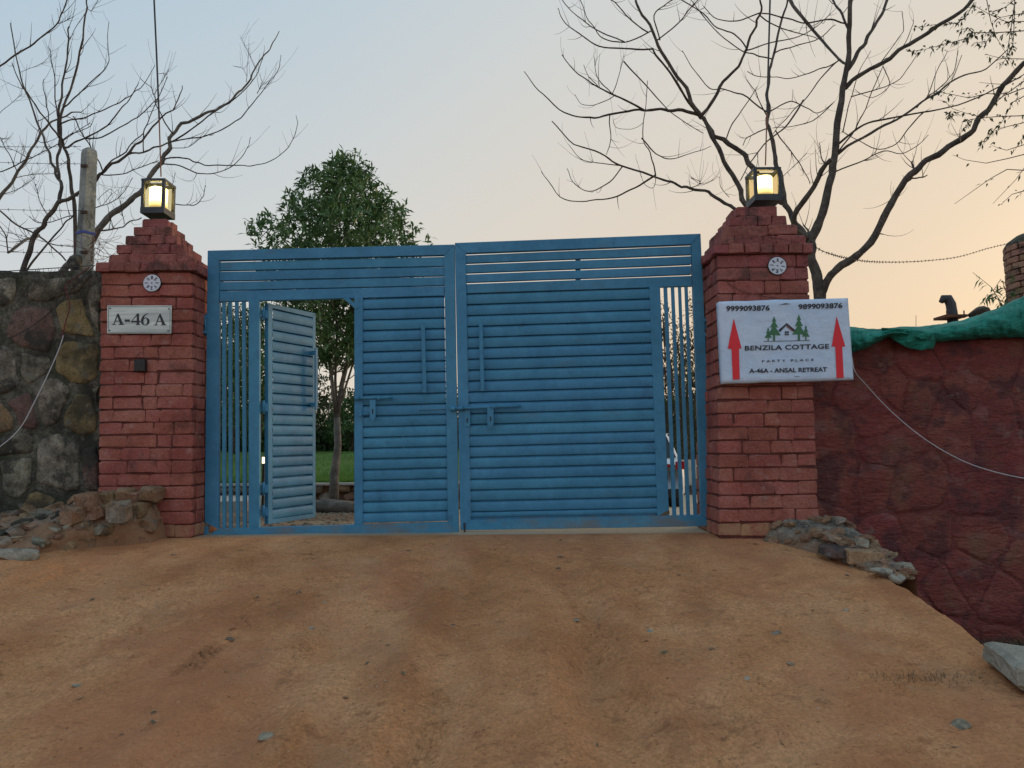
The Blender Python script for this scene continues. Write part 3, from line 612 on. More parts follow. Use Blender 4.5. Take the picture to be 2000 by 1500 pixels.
prism(GL, [(704, 803), (708, 803), (708, 814), (704, 814)], .02, .045, 'latch_eye', B, leafL, .001)
rod(GL, (818, 801), (884, 798.5), .018, .0035, 'tie_rod', MAT['blue_low'], leafL)
prism(GL, [(817, 793), (818.2, 793), (818.2, 803), (817, 803)], .008, .014, 'weld_scar', MAT['weld'], leafL, .0005)
prism(GL, [(787.6, 850), (788.4, 850), (788.6, 888), (787.8, 888)], .005, .0085, 'paint_scratch', MAT['weld'], leafL, .0003)
MB().tube([GL(432, 511, .0292), GL(409.5, 492.5, .0292)], .0016, 5).build('mitre_weld', MAT['weld'], leafL)
MB().tube([GL(876.5, 1020, .0302), GL(893, 1038, .0302)], .0016, 5).build('mitre_weld', MAT['weld'], leafL)
MB().tube([GL(868.5, 499, .0286), GL(887, 480, .0286)], .0012, 5).build('mitre_weld', MAT['blue_low'], leafL)
# wicket door, swung inwards
hz = GL(523, 800).x; dA = at(523, 800, .10); dB = at(616, 800, .66)
WD = Pl((dA.x, .10, 0), (dB.x, .66, 0))
door = link('wicket_door', None, None, leafL, tuple(WD(523, 1020))); 
prism(WD, [(523, 592), (532, 597), (532, 1017), (523, 1024)], -.035, .004, 'stile', B, door)
prism(WD, [(523, 592), (616, 612), (610, 620), (532, 602)], -.035, .0035, 'door_rail', B, door)
prism(WD, [(616, 612), (616, 1010.5), (610, 1004), (610, 620)], -.035, .004, 'stile', B, door)
prism(WD, [(532, 1014), (610, 1003), (616, 1010.5), (523, 1024)], -.035, .0035, 'door_rail', B, door)
for i in range(20):
    t0, t1 = i / 20, (i + 1) / 20
    louvre(WD, (532, 532), (610, 610), I(603, 1014.5, t0), I(620, 1003, t0), I(603, 1014.5, t1), I(620, 1003, t1), 'slat', B, door, 0, -.010, nseg=4, seed=80 + i)
vbar(WD, 608.5, 680, 608.5, 800, 5, .05, 'handle', door)
for y in (612, 795, 955, 1000):
    rod(GL, (512.5, y - 13), (512.5, y + 13), .0 - .03, .009, 'hinge_pin', B, leafL)
    prism(GL, [(507, y - 8), (522, y - 8), (522, y + 8), (507, y + 8)], -.045, -.038, 'hinge_strap', B, leafL, .001)
# ---- right leaf
leafR = thing('gate_leaf', 'wide blue slatted gate leaf without a door, next to the banner pillar', 'gate', (GR(1145, 1035)), 'leaves of the blue gate')
prism(GR, [(889, 476), (910, 496), (920, 1015), (900, 1035)], BK, FR, 'post', B, leafR)
prism(GR, [(889.3, 476), (1367, 458), (1349, 478.5), (910, 496)], BK, FR - .001, 'top_rail', B, leafR)
prism(GR, [(1367, 458), (1393, 1027), (1368.6, 1005), (1349, 479)], BK, FR, 'post', B, leafR)
prism(GR, [(920, 1015), (1368.5, 1005), (1393, 1027), (900, 1035)], BK, FR + .001, 'bottom_rail', BL, leafR)
prism(GR, [(1386, 1014), (1403, 1014), (1404, 1027.5), (1386, 1027.5)], -.018, .02, 'pivot_bracket', BL, leafR)
gl, gr_ = [496.5, 515, 534, 552.5], [478.5, 498, 517, 536.5]
for i in range(3): louvre(GR, (910 + i * .4, 910 + i * .4), (1349, 1349), gl[i] + 2.8, gr_[i] + 2.8, gl[i + 1] - .4, gr_[i + 1] - .4, 'slat', B, leafR, .012, -.006, lap=False, seed=i + 200)
prism(GR, [(911, 555.5), (1350, 539.2), (1351, 559.5), (911.5, 573.5)], BK, .014, 'middle_rail', B, leafR)
for y0, y1 in ((511, 517), (530, 536), (548, 554)): prism(GR, [(1124, y0 - 6), (1134, y0 - 6), (1134, y1), (1124, y1)], -.022, -.012, 'rear_brace', MAT['blue_low'], leafR, .001)
nl = 20
for i in range(nl + 1):
    t0, t1 = i / nl, (i + 1) / nl
    if i == nl: ya, yb, yc, yd = 999.5, 991.5, 1011, 1003.5; t1 = t0
    else: ya, yb, yc, yd = I(574, 999.5, t0), I(562, 991.5, t0), I(574, 999.5, t1), I(562, 991.5, t1)
    louvre(GR, (I(911.5, 920, t0), I(911.5, 920, t1)), (I(1268, 1283.5, t0), I(1268, 1283.5, t1)), ya, yb, yc, yd, 'slat', B, leafR, seed=300 + i, nseg=8)
prism(GR, [(911.5, 573), (1268, 561.4), (1268, 562.6), (911.5, 574.4)], -.018, -.01, 'rear_strip', BL, leafR, .0005)
prism(GR, [(919.5, 1009.6), (1284, 1002.6), (1284, 1007), (920, 1015.4)], -.018, -.009, 'rear_strip', BL, leafR, .0005)
prism(GR, [(1268, 561), (1288.6, 560.2), (1306.3, 1007.5), (1283.5, 1008)], BK, .018, 'inner_post', B, leafR)
for i, (a, b, c, d) in enumerate([(1296, 1303, 1313.5, 1321), (1310.4, 1316.7, 1328, 1335), (1324.4, 1330, 1341, 1348), (1337, 1343, 1354.7, 1361.5)]):
    prism(GR, [(a, 559), (b, 559), (d, 1007), (c, 1007)], -.016, .006, 'bar', B, leafR, .001)
vbar(GR, 940, 634, 943.5, 765, 7.5, .045, 'handle', leafR)
bolt = rod(GR, (881, 799), (1018, 793), .05, .013, 'slide_bolt', B, leafR)
for x, y in ((886, 798.8), (901, 798), (965, 795.3)): rod(GR, (x - 5, y + .2), (x + 5, y - .2), .05, .019, 'bolt_collar', B, bolt)
plate(GR, 908, 919, 799, 833, 0, .03, 'hasp_plate', leafR)
plate(GR, 953, 965, 797, 829, 12, .055, 'hasp_plate', leafR)
rod(GR, (908, 1020), (909, 1052), .035, .008, 'drop_bolt', MAT['cable_black'], leafR)
MB().tube([GR(1366, 460, .0287), GR(1349.5, 478, .0287)], .0012, 5).build('mitre_weld', MAT['blue_low'], leafR)
prism(GR, [(1284, 1008), (1306, 995), (1307, 1003), (1290, 1010)], .019, .024, 'dry_leaf', MAT['dry_grass'], leafR, .0005)
# hinges fixed to the pillars
for (pl, sgn, x0, x1, yy) in ((GL, 1, 396, 411, 635), (GR, -1, 1372, 1388, 640)):
    h = prism(pl, [(x0, yy - 22), (x1, yy - 22), (x1, yy + 22), (x0, yy + 22)], -.012, .006, 'gate_hinge', BL, leafL if sgn > 0 else leafR, .001)
    xm = (x0 + x1) / 2
    rod(pl, (xm, yy - 18), (xm, yy + 18), .018, .012, 'hinge_pin', B, h)
    for d in (-14, 14): prism(pl, [(x0 + 1, yy + d - 3), (x1 - 1, yy + d - 3), (x1 - 1, yy + d + 3), (x0 + 1, yy + d + 3)], .006, .03, 'knuckle', B, h, .001)

# ------------------------------------------------------------------ flat print helpers
def text2d(s, bold=0.0, space=1.0):
    c = bpy.data.curves.new('t', 'FONT'); c.body = s; c.size = 1; c.offset = bold; c.space_character = space; c.resolution_u = 3
    o = bpy.data.objects.new('t', c); COL.objects.link(o); dg = bpy.context.evaluated_depsgraph_get(); dg.update()
    me = bpy.data.meshes.new_from_object(o.evaluated_get(dg)); vs_ = [(v.co.x, v.co.y) for v in me.vertices]; fs_ = [tuple(p.vertices) for p in me.polygons]
    bpy.data.objects.remove(o); bpy.data.curves.remove(c); bpy.data.meshes.remove(me)
    x0 = min(v[0] for v in vs_); x1 = max(v[0] for v in vs_); y0 = min(v[1] for v in vs_); y1 = max(v[1] for v in vs_)
    return [((x - x0) / (x1 - x0), (y - y0) / (y1 - y0)) for x, y in vs_], fs_
def put(v2, f, quad, P, off, name, mat, parent, thick=.0008):
    """map unit-square artwork to the pixel quad bl,br,tr,tl on plane function P(px,py,off)"""
    bl, br, tr, tl = quad
    def m(u, v): return (I(I(bl[0], br[0], u), I(tl[0], tr[0], u), v), I(I(bl[1], br[1], u), I(tl[1], tr[1], u), v))
    vv = [P(*m(u, v), off) for u, v in v2]; vb = [P(*m(u, v), off - thick) for u, v in v2]; n = len(vv)
    ff = [tuple(q) for q in f]; edges = {}
    for q in f:
        for i in range(len(q)):
            e = (q[i], q[(i + 1) % len(q)]); edges[e] = edges.get(e, 0) + 1
    ff += [(b, a, a + n, b + n) for (a, b) in edges if (b, a) not in edges]
    return MB().add(vv + vb, ff).build(name, mat, parent)
def poly2d(pts): return pts, [tuple(range(len(pts)))]

# number plate
PP = Pl((-3, YL, 0), (-2, YL, 0))
np_ = thing('number_plate', 'brushed steel plate reading A-46 A on the brick pillar', 'number plate', tuple(PP(274, 652)))
prism(PP, [(211, 597), (337, 597), (336, 652), (211, 652)], .006, .014, 'plate', MAT['steel'], np_, .0015)
for q in ([(213.5, 599.5), (334.5, 599.5), (334.5, 600.3), (213.5, 600.3)], [(213.5, 649.3), (334, 649.3), (334, 650), (213.5, 650)], [(213.5, 600.3), (214.3, 600.3), (214.3, 649.3), (213.5, 649.3)], [(333.4, 600.3), (334.2, 600.3), (333.8, 649.3), (333, 649.3)]):
    prism(PP, q, .0138, .0146, 'engraved_border', MAT['ink'], np_, .0001)
def circ(cx, cy, r, n=16): return [(cx + r * math.cos(2 * math.pi * i / n), cy + r * math.sin(2 * math.pi * i / n)) for i in range(n)]
for x, y in ((217, 603), (331, 604), (216, 646), (330, 646.5)):
    MB().lathe([(.006, 0), (.006, -.003), (.003, -.0045), (0.0001, -.0045)], PP(x, y, .014), 12, 'Y').build('screw', MAT['ink'], np_)
def serifA():
    S = [poly2d([(.42, .93), (.50, 1.0), (.50, .86), (.20, .06), (.13, .06)]), poly2d([(.50, 1.0), (.54, 1.0), (.90, .06), (.66, .06), (.435, .80)]),
         poly2d([(.24, .30), (.68, .30), (.66, .37), (.27, .37)]), poly2d([(.0, .0), (.33, .0), (.33, .05), (.22, .07), (.10, .07), (.0, .04)]), poly2d([(.55, .0), (1, .0), (1, .04), (.92, .07), (.62, .07), (.55, .04)])]
    return S
def serif4(): return [poly2d([(.66, 1.0), (.86, 1.0), (.86, .07), (.60, .07), (.60, .78)]), poly2d([(.66, 1.0), (.60, .80), (.12, .36), (.0, .30)]), poly2d([(.0, .22), (1, .22), (1, .36), (.0, .36)]), poly2d([(.5, 0), (.96, 0), (.96, .05), (.86, .08), (.60, .08), (.5, .05)])]
def serif6():
    n = 26; o = []; f = []
    for i in range(n + 1):
        a = 2 * math.pi * i / n; o += [(.5 + .5 * math.cos(a), .33 + .34 * math.sin(a)), (.5 + .22 * math.cos(a), .33 + .27 * math.sin(a))]
    f = [(2 * i, 2 * i + 2, 2 * i + 3, 2 * i + 1) for i in range(n)]
    arc = []; g = []
    for i in range(9):
        s = i / 8; a = math.pi * (1 - .46 * s); arc += [(.98 + .98 * math.cos(a), .33 + .70 * math.sin(a)), (.98 + (.70 + .2 * s) * math.cos(a), .33 + (.52 + .14 * s) * math.sin(a))]
    g = [(2 * i, 2 * i + 1, 2 * i + 3, 2 * i + 2) for i in range(8)]
    arc = [(min(x, 1.0), y) for x, y in arc]
    return [(o, f), (arc, g)]
def glyph(parts, x0, x1, y0, y1, name):
    for k, (v, f) in enumerate(parts): put(v, f, [(x0, y1), (x1, y1), (x1, y0), (x0, y0)], PP, .0152 + .0003 * k, name, MAT['ink'], np_)
glyph(serifA(), 220, 245, 613, 635.2, 'letter'); glyph([poly2d([(0, 0), (1, 0), (1, 1), (0, 1)])], 245.5, 255.5, 624.5, 629, 'dash')
glyph(serif4(), 258, 276, 613, 635.2, 'numeral'); glyph(serif6(), 277, 294, 613, 636, 'numeral'); glyph(serifA(), 302, 327, 613.5, 636, 'letter')
# black sensor / bell box under the plate
bb = thing('doorbell_box', 'small black box with a short wire on the brick pillar', 'doorbell', tuple(PP(277, 725)))
prism(PP, [(267, 703), (288, 703), (288, 726), (267, 726)], .004, .045, 'case', MAT['dark'], bb, .004)
prism(PP, [(272, 708), (283, 708), (283, 716), (272, 716)], .0448, .047, 'button', MAT['dark'], bb, .001)
MB().tube([PP(272, 703, .012), PP(268, 696, .012), PP(275, 688, .01), PP(272, 682, .009)], .0018, 5).build('wire', MAT['wire'], bb)
# round number discs
def disc(P, cx, cy, rpx, chars, rot, label):
    c = P(cx, cy, .008); R_ = rpx / F * (c.y - CAM.y); t = thing('round_marker', label, 'round sign', tuple(c), 'white discs on the gate pillars')
    MB().lathe([(R_ * 1.05, .012), (R_ * 1.06, -.003), (R_ * 1.0, -.006), (R_ * .97, -.005)], c, 36, 'Y').build('rim', MAT['dark'], t, True)
    MB().lathe([(R_ * .985, 0.0), (R_ * .985, -.0075), (R_ * .95, -.009), (.0001, -.009)], c, 36, 'Y').build('face', MAT['white'], t)
    MB().lathe([(.006, -.009), (.005, -.0115), (.0001, -.012)], c, 10, 'Y').build('screw', MAT['dark'], t)
    for i, chh in enumerate(chars):
        a = rot + i * 2 * math.pi / len(chars); v, f = text2d(chh, .035); ux, uz = math.sin(a), math.cos(a); sz_ = R_ * .42; w = sz_ * (.62 if chh != 'I' else .22)
        cc = c + Vector((ux, 0, uz)) * R_ * .62; rt = Vector((uz, 0, -ux)); up = Vector((ux, 0, uz))
        MB().add([cc + rt * (x - .5) * w + up * (y - .5) * sz_ + Vector((0, -.0098, 0)) for x, y in v], f).build('character', MAT['ink'], t)
PQ = Pl((1, YR, 0), (2, YR, 0))
disc(PP, 298.5, 553.5, 17.3, '85IV26IQ', 0.0, 'white round disc with dark characters above the steel number plate')
disc(PQ, 1517, 520, 17.8, 'RSIVEPIR', .12, 'white round disc with dark characters above the white banner')

# ------------------------------------------------------------------ banner box
YB = YR - .085
PBn = Pl((1, YB, 0), (2, YB - .01, 0))
bn = thing('banner_box', 'white wrapped box banner with red arrows and cottage logo on the brick pillar', 'banner', tuple(PBn(1540, 748)))
q = [(1404, 588), (1657, 583), (1668, 741), (1412, 749)]; v = []; f = []; nu, nv = 40, 26
for j in range(nv + 1):
    for i in range(nu + 1):
        u, w = i / nu, j / nv; px = I(I(q[0][0], q[1][0], u), I(q[3][0], q[2][0], u), w); py = I(I(q[0][1], q[1][1], u), I(q[3][1], q[2][1], u), w)
        e = min(u, 1 - u) * 1.7; e2 = min(w, 1 - w); m_ = min(e, e2); off = 0.0
        if m_ < .022: off = -.007 * (1 - m_ / .022) ** 2
        off += .0035 * (float(fbm(u * 5 + w * 4, w * 2.5, 2, 3)) - .4) * min(1, m_ * 12)
        py += (float(vnoise(u * 9, 0, 5)) - .5) * 2.2 * (1 if j == 0 else 0) + (float(vnoise(u * 9, 4, 5)) - .5) * 2.0 * (1 if j == nv else 0)
        v.append(PBn(px, py, off))
for j in range(nv):
    for i in range(nu): a = j * (nu + 1) + i; f.append((a, a + nu + 1, a + nu + 2, a + 1))
ring = [i for i in range(nu + 1)] + [j * (nu + 1) + nu for j in range(1, nv + 1)] + [nv * (nu + 1) + i for i in range(nu - 1, -1, -1)] + [j * (nu + 1) for j in range(nv - 1, 0, -1)]
b0 = len(v); v += [Vector(v[i]) + Vector((0, .07, 0)) for i in ring]
for k in range(len(ring)): k2 = (k + 1) % len(ring); f.append((ring[k], ring[k2], b0 + k2, b0 + k))
f.append(tuple(b0 + k for k in range(len(ring))))
MB().add(v, f).build('wrapped_cloth', MAT['banner'], bn, True)
def line_text(s, x0, x1, yt0, yt1, yb0, yb1, name, bold=.02, mat='ink', space=1.0):
    v, f = text2d(s, bold, space); return put(v, f, [(x0, yb0), (x1, yb1), (x1, yt1), (x0, yt0)], PBn, .0045, name, MAT[mat], bn)
line_text('9999093876', 1418, 1503, 597.5, 596, 608.5, 607, 'phone_number', .028)
line_text('9899093876', 1559, 1645, 594, 591.5, 604.5, 602, 'phone_number', .028)
line_text('BENZILA COTTAGE', 1454.5, 1619, 675.5, 671.5, 685, 681, 'name_lettering', .022, space=1.06)
line_text('PARTY PLACE', 1488, 1589, 703.5, 700.5, 708, 705, 'small_lettering', .014, space=1.6)
line_text('A-46A - ANSAL RETREAT', 1463, 1615, 720, 717, 729, 726, 'address_lettering', .024)
def art(pts, name, mat, off=.0045): return put(*poly2d(pts), [(0, 1), (1, 1), (1, 0), (0, 0)], lambda x, y, o: None, 0, name, mat, bn)
def pix(pts, name, mat, off=.0045):
    vv = [PBn(*p, off) for p in pts]; vb = [PBn(*p, off - .0008) for p in pts]; n = len(pts)
    return MB().add(vv + vb, [tuple(range(n))] + [(i, (i + 1) % n, n + (i + 1) % n, n + i) for i in range(n)]).build(name, MAT[mat], bn)
pix([(1432.8, 622), (1448, 680.5), (1443, 681), (1444.5, 741), (1431, 741.5), (1428.5, 681.5), (1421, 681)], 'arrow', 'ink_red')
pix([(1633.5, 618), (1650.5, 676.5), (1644.5, 677), (1647.5, 738), (1633.5, 738.5), (1631, 677), (1624, 677)], 'arrow', 'ink_red')
def fir(cx, top, base, w, name='printed_tree'):
    h = base - top; pts = [(0, 0)]; lv = [(.22, .33, .10), (.46, .62, .20), (.78, 1.0, .16)]
    R_ = []
    for (yy, ww, inn) in lv: R_ += [(ww, yy), (inn, yy - .02)]
    R_[-1] = (.16, .77); R_ += [(.16, 1.0)]
    pts = [(cx, top)] + [(cx + a * w / 2, top + b * h) for a, b in R_] + [(cx - a * w / 2, top + b * h) for a, b in reversed(R_)]
    pix(pts, name, 'ink_green')
fir(1511.5, 618, 665.5, 26); fir(1560, 614.5, 664.5, 26); fir(1500, 639, 665.8, 14); fir(1573.5, 635, 664, 15)
pix([(1520, 645), (1536, 631), (1536, 635), (1523, 648.5)], 'printed_roof', 'ink'); pix([(1536, 631), (1553, 645), (1550.5, 648), (1536, 635)], 'printed_roof', 'ink')
pix([(1536, 635.8), (1549, 646.5), (1547.8, 648), (1536, 638)], 'printed_roof', 'ink_brown', .0046)
for a, b in ((1532.5, 647), (1536.8, 647), (1532.5, 651.4), (1536.8, 651.4)): pix([(a, b), (a + 3.4, b), (a + 3.4, b + 3.4), (a, b + 3.4)], 'printed_window', 'ink')
pix([(1491, 666.6), (1581, 664.4), (1581, 665.4), (1491, 667.4)], 'printed_ground_line', 'ink', .0043)
pix([(1520, 596), (1534, 592.5), (1545, 594), (1534, 594.5)], 'fold_shade', 'ink', .0052)  # flat black sliver: shade of a crease painted onto the cloth
pix([(1551, 735.3), (1561, 735), (1561, 735.7), (1551, 736)], 'staple', 'ink')

# ------------------------------------------------------------------ pillar lamps
def lamp(x0, x1, y0, y1, yf, label, cable, clabel):
    """x0..x1,y0..y1: pixel box of the front face at depth yf"""
    a = at(x0, y1, yf); b = at(x1, y0, yf); w = b.x - a.x; h = b.z - a.z; c = Vector(((a.x + b.x) / 2, yf + w / 2, a.z)); s = w / 2
    t = thing('pillar_lamp', label, 'lamp', tuple(c), 'lit lanterns on the gate pillars')
    e = .024
    mb = MB(); X0, X1, Y0, Y1, Z0, Z1 = c.x - s, c.x + s, c.y - s, c.y + s, c.z, c.z + h
    for (xa, xb) in ((X0, X0 + e), (X1 - e, X1)):
        for (ya, yb) in ((Y0, Y0 + e), (Y1 - e, Y1)): mb.box(xa, xb, ya, yb, Z0 + .012, Z1 - .012)
    for z_a, z_b in ((Z0 + .001, Z0 + .052), (Z1 - .022, Z1)):
        mb.box(X0 - .002, X1 + .002, Y0 - .002, Y0 + e, z_a, z_b); mb.box(X0 - .002, X1 + .002, Y1 - e, Y1 + .002, z_a, z_b)
        mb.box(X0 - .0015, X0 + e, Y0 + e, Y1 - e, z_a, z_b); mb.box(X1 - e, X1 + .0015, Y0 + e, Y1 - e, z_a, z_b)
    mb.build('frame', MAT['lamp_frame'], t)
    MB().box(X0 + .01, X1 - .01, Y0 + .01, Y1 - .01, Z0 + .003, Z0 + .016).build('base_plate', MAT['lamp_frame'], t)
    for (xa, xb, ya, yb) in ((X0 + e, X1 - e, Y0 + .010, Y0 + .012), (X0 + e, X1 - e, Y1 - .012, Y1 - .010), (X0 + .010, X0 + .012, Y0 + e, Y1 - e), (X1 - .012, X1 - .010, Y0 + e, Y1 - e)):
        MB().box(xa, xb, ya, yb, Z0 + .045, Z1 - .023).build('pane', MAT['glass'], t)
    MB().lathe([(.0001, .0), (.068, .0), (.072, .004), (.072, h * .70), (.066, h * .715), (.0001, h * .715)], (0, 0, 0), 24).build('candle_shade', MAT['candle'], t, False, (c.x, c.y, Z0 + .03))
    mb = MB().box(X0 + e, X1 - e, c.y - .006, c.y + .006, Z1 - .02, Z1 - .008); mb.lathe([(.018, Z1 - .045 - c.z), (.022, Z1 - .02 - c.z)], c, 10); mb.build('lamp_holder', MAT['lamp_frame'], t)
    k = thing('overhead_cable', clabel, 'cable', tuple(at(*cable[0], c.y)))
    pts = [at(*p, c.y + .02 * i) for i, p in enumerate(cable)]; n_ = 2
    d = (pts[-1] - pts[-2]); pts.append(pts[-1] + d * 1.5)
    MB().tube(pts[:2], .0055, 6).build('sheath', MAT['copper'], k); MB().tube(pts[1:], .0075, 6).build('outer_sleeve', MAT['cable_black'], k)
    return t
lamp(274, 322, 348, 416, YL + .16, 'lit candle lantern on top of the pillar with the steel number plate', [(314.5, 345), (311, 235), (306, 110), (301, 0)], 'thin black cable rising from the lantern on the number plate pillar')
lamp(1475, 1525, 326, 391, YR + .10, 'lit candle lantern on top of the pillar with the white banner', [(1495, 323), (1498, 220), (1501, 110), (1504, 0)], 'thin brown cable rising from the lantern on the banner pillar')

# ------------------------------------------------------------------ rocks
def rock_mesh(seed, n=3, flat=.7, rough=.22):
    import bmesh
    r = random.Random(seed); bm = bmesh.new(); bmesh.ops.create_icosphere(bm, subdivisions=n - 1, radius=.5)
    pl = [(Vector((r.gauss(0, 1), r.gauss(0, 1), r.gauss(0, 1))).normalized(), r.uniform(.26, .42)) for _ in range(9)]
    for v in bm.verts:
        for nrm, d in pl:
            k = v.co.dot(nrm)
            if k > d: v.co -= nrm * (k - d) * .92
        v.co += Vector((r.uniform(-1, 1), r.uniform(-1, 1), r.uniform(-1, 1))) * .012
    me = bpy.data.meshes.new('stone'); bm.to_mesh(me); bm.free(); return me
ROCK = {}
for mk in ('rubble', 'stone_grey', 'rubble_dusty', 'slab', 'stone_brown'):
    ROCK[mk] = []
    for i in range(5): me = rock_mesh(i * 7 + 3); me.materials.append(MAT[mk]); ROCK[mk].append(me)
def rock(name, mk, c, s, parent=None, seed=0, rz=None):
    r = random.Random(seed); return place(name, ROCK[mk][r.randrange(5)], parent, c, s, (r.uniform(-.3, .3), r.uniform(-.3, .3), r.uniform(0, 6.28) if rz is None else rz))
def sheet(name, fn, u0, u1, v0, v1, nu, nv, mat, parent, kind=None):
    U, V_ = np.meshgrid(np.linspace(u0, u1, nu), np.linspace(v0, v1, nv)); P_ = fn(U, V_); id_ = np.arange(nu * nv).reshape(nv, nu)
    Q = np.stack([id_[:-1, :-1], id_[:-1, 1:], id_[1:, 1:], id_[1:, :-1]], -1).reshape(-1, 4)
    return link(name, big_mesh(name, np.stack([c.ravel() for c in P_], -1), Q, True), mat, parent, kind=kind)
# --- left: heap of rubble and old masonry along the wall foot
lb = thing('rubble_bank', 'bank of broken stones and earth at the foot of the dark stone wall', 'rubble bank', (-3.8, -.5, 0))
def lb_front(x): return np.interp(x, [-8, -5, -3.9, -3.45, -3.3, -3.1, -2.84, -2.72], [-1.6, -1.4, -1.12, -.93, -.74, -.56, -.48, -.30])
def lb_fn(U, V_):
    yfr = lb_front(U); yy = yfr + (0.02 - yfr) * V_; top = np.interp(U, [-8, -4.6, -4.0, -3.6, -3.3, -2.95, -2.86, -2.80, -2.76], [.13, .17, .22, .31, .40, .40, .36, .20, -.04]); ex = np.interp(U, [-3.6, -3.2], [.8, .32])
    zz = G(U, yfr) - .03 + (top - G(U, yfr)) * np.clip(V_ * 1.25, 0, 1) ** ex + .06 * (fbm(U * 5, yy * 5, 4, 77) - .45) * np.sin(np.clip(V_, 0, 1) * 3.14) * 2 + .07 * (fbm(U * 13, yy * 15, 4, 78) - .45) + .03 * np.clip(fbm(U * 24, yy * 26, 3, 79) - .5, 0, 1)
    yy = yy + (.08 * (fbm(U * 9 + 5, zz * 9, 4, 80) - .45) + .05 * (fbm(U * 24 + 5, zz * 26, 3, 81) - .45)) * (V_ < .95)
    return U, yy, zz
def dusted(name, base, z0, z1):      # earth splashed and heaped over the lower part
    m = material(name, base, nscale=7, rough=.95, bump=1, bscale=26, bdist=.03, fine=(60, .35), stains=[((0.05, 0.05, 0.042), 8, .55, .1, .7, None), ((0.36, 0.35, 0.31), 16, .60, .08, .6, None)])
    t = m.node_tree; p = t.nodes['Principled BSDF']; src = p.inputs['Base Color'].links[0].from_socket; g = t.nodes.new('ShaderNodeNewGeometry'); q = t.nodes.new('ShaderNodeSeparateXYZ'); t.links.new(g.outputs['Position'], q.inputs[0])
    n = t.nodes.new('ShaderNodeTexNoise'); n.inputs['Scale'].default_value = 6; n.inputs['Detail'].default_value = 6; a = t.nodes.new('ShaderNodeMath'); a.operation = 'MULTIPLY_ADD'; a.inputs[1].default_value = .5; t.links.new(n.outputs[0], a.inputs[0]); t.links.new(q.outputs[2], a.inputs[2])
    r_ = t.nodes.new('ShaderNodeMapRange'); r_.inputs[1].default_value = z0 + .25; r_.inputs[2].default_value = z1 + .25; r_.inputs[3].default_value = .92; r_.inputs[4].default_value = 0; t.links.new(a.outputs[0], r_.inputs[0])
    x = t.nodes.new('ShaderNodeMix'); x.data_type = 'RGBA'; x.inputs[7].default_value = (.36, .19, .10, 1); t.links.new(r_.outputs[0], x.inputs[0]); t.links.new(src, x.inputs[6]); t.links.new(x.outputs[2], p.inputs['Base Color']); return m
MAT['bank'] = dusted('earthy_masonry_bank', [(0.13, 0.11, 0.085), (0.22, 0.19, 0.15), (0.30, 0.27, 0.22)], .10, .36)
MAT['footing'] = dusted('earthy_stone_footing', [(0.13, 0.11, 0.085), (0.22, 0.19, 0.15), (0.30, 0.27, 0.22)], -.16, .06)
sheet('earth_core', lb_fn, -8, -2.76, 0, 1, 460, 110, MAT['bank'], lb)
CHUNK = {k: pool(6, MAT[k], jit=.16, bev=.2) for k in ('rubble', 'stone_grey', 'rubble_dusty')}
r = random.Random(21)
for i in range(280):
    x = r.uniform(-4.9, -2.95); v_ = r.uniform(.02, .8); 
    if x > -3.25 and r.random() < .35: continue
    _, yy, zz = lb_fn(np.array([x]), np.array([v_])); s = r.choice([.03, .04, .05, .06, .07, .09, .11]) * r.uniform(.8, 1.2)
    place('stone', r.choice(CHUNK[r.choice(['rubble', 'rubble', 'stone_grey', 'rubble_dusty'])]), lb, (x, float(yy[0]), float(zz[0]) + s * .05), (s * 1.3, s, s * r.uniform(.45, .8)), (r.uniform(-.5, .5), r.uniform(-.5, .5), r.uniform(0, 6.3)))
for (px, py, Yd, s, mk) in [(35, 1083, -1.0, (.32, .2, .10), 'slab'), (235, 1000, -.62, (.16, .14, .16), 'rubble_dusty'), (176, 992, -.5, (.16, .13, .12), 'stone_grey')]:
    p = at(px, py, Yd); place('stone', r.choice(CHUNK['rubble']) if mk == 'rubble_dusty' else ROCK[mk][int(px) % 5], lb, tuple(p), s, (.1, .1, .3))
for j, zz_ in enumerate((.0, .12, .235, .335)):      # coursed lumps of the ledge end
    for i in range(5):
        x = -3.30 + i * .10 + (j % 2) * .05 + r.uniform(-.02, .02); yf_ = float(lb_front(x)) + .10 + j * .022
        place('stone', r.choice(CHUNK['rubble_dusty']), lb, (x, yf_, zz_ + r.uniform(-.015, .015)), (r.uniform(.11, .17), .16, r.uniform(.09, .13)), (r.uniform(-.15, .15), r.uniform(-.12, .12), r.uniform(-.2, .2)))
# masonry block against the pillar
def blk(U, V_):      # lumpy rounded block front+top, U along x, V: 0 front foot .. 1 back
    a = at(228, 1050, YL - .2).x; b = at(322, 1050, YL - .2).x; x = a + (b - a) * U; e = np.minimum(U, 1 - U); rr = np.clip(e / .12, 0, 1) ** .5
    t = np.clip(V_ / .6, 0, 1); zt = .36 + .16 * (fbm(U * 3, V_ * 2, 3, 5) - .4); z = -.06 + (zt + .06) * np.clip(t * 1.15, 0, 1) * (.75 + .25 * rr)
    y = YL - .30 + .06 * t ** 2 + (1 - rr) * .10 + np.clip(V_ - .6, 0, 1) / .4 * .32; y = y + .09 * (fbm(x * 7, z * 7, 4, 12) - .42); return x + .02 * (fbm(z * 8, x * 0, 2, 4) - .4), y, z
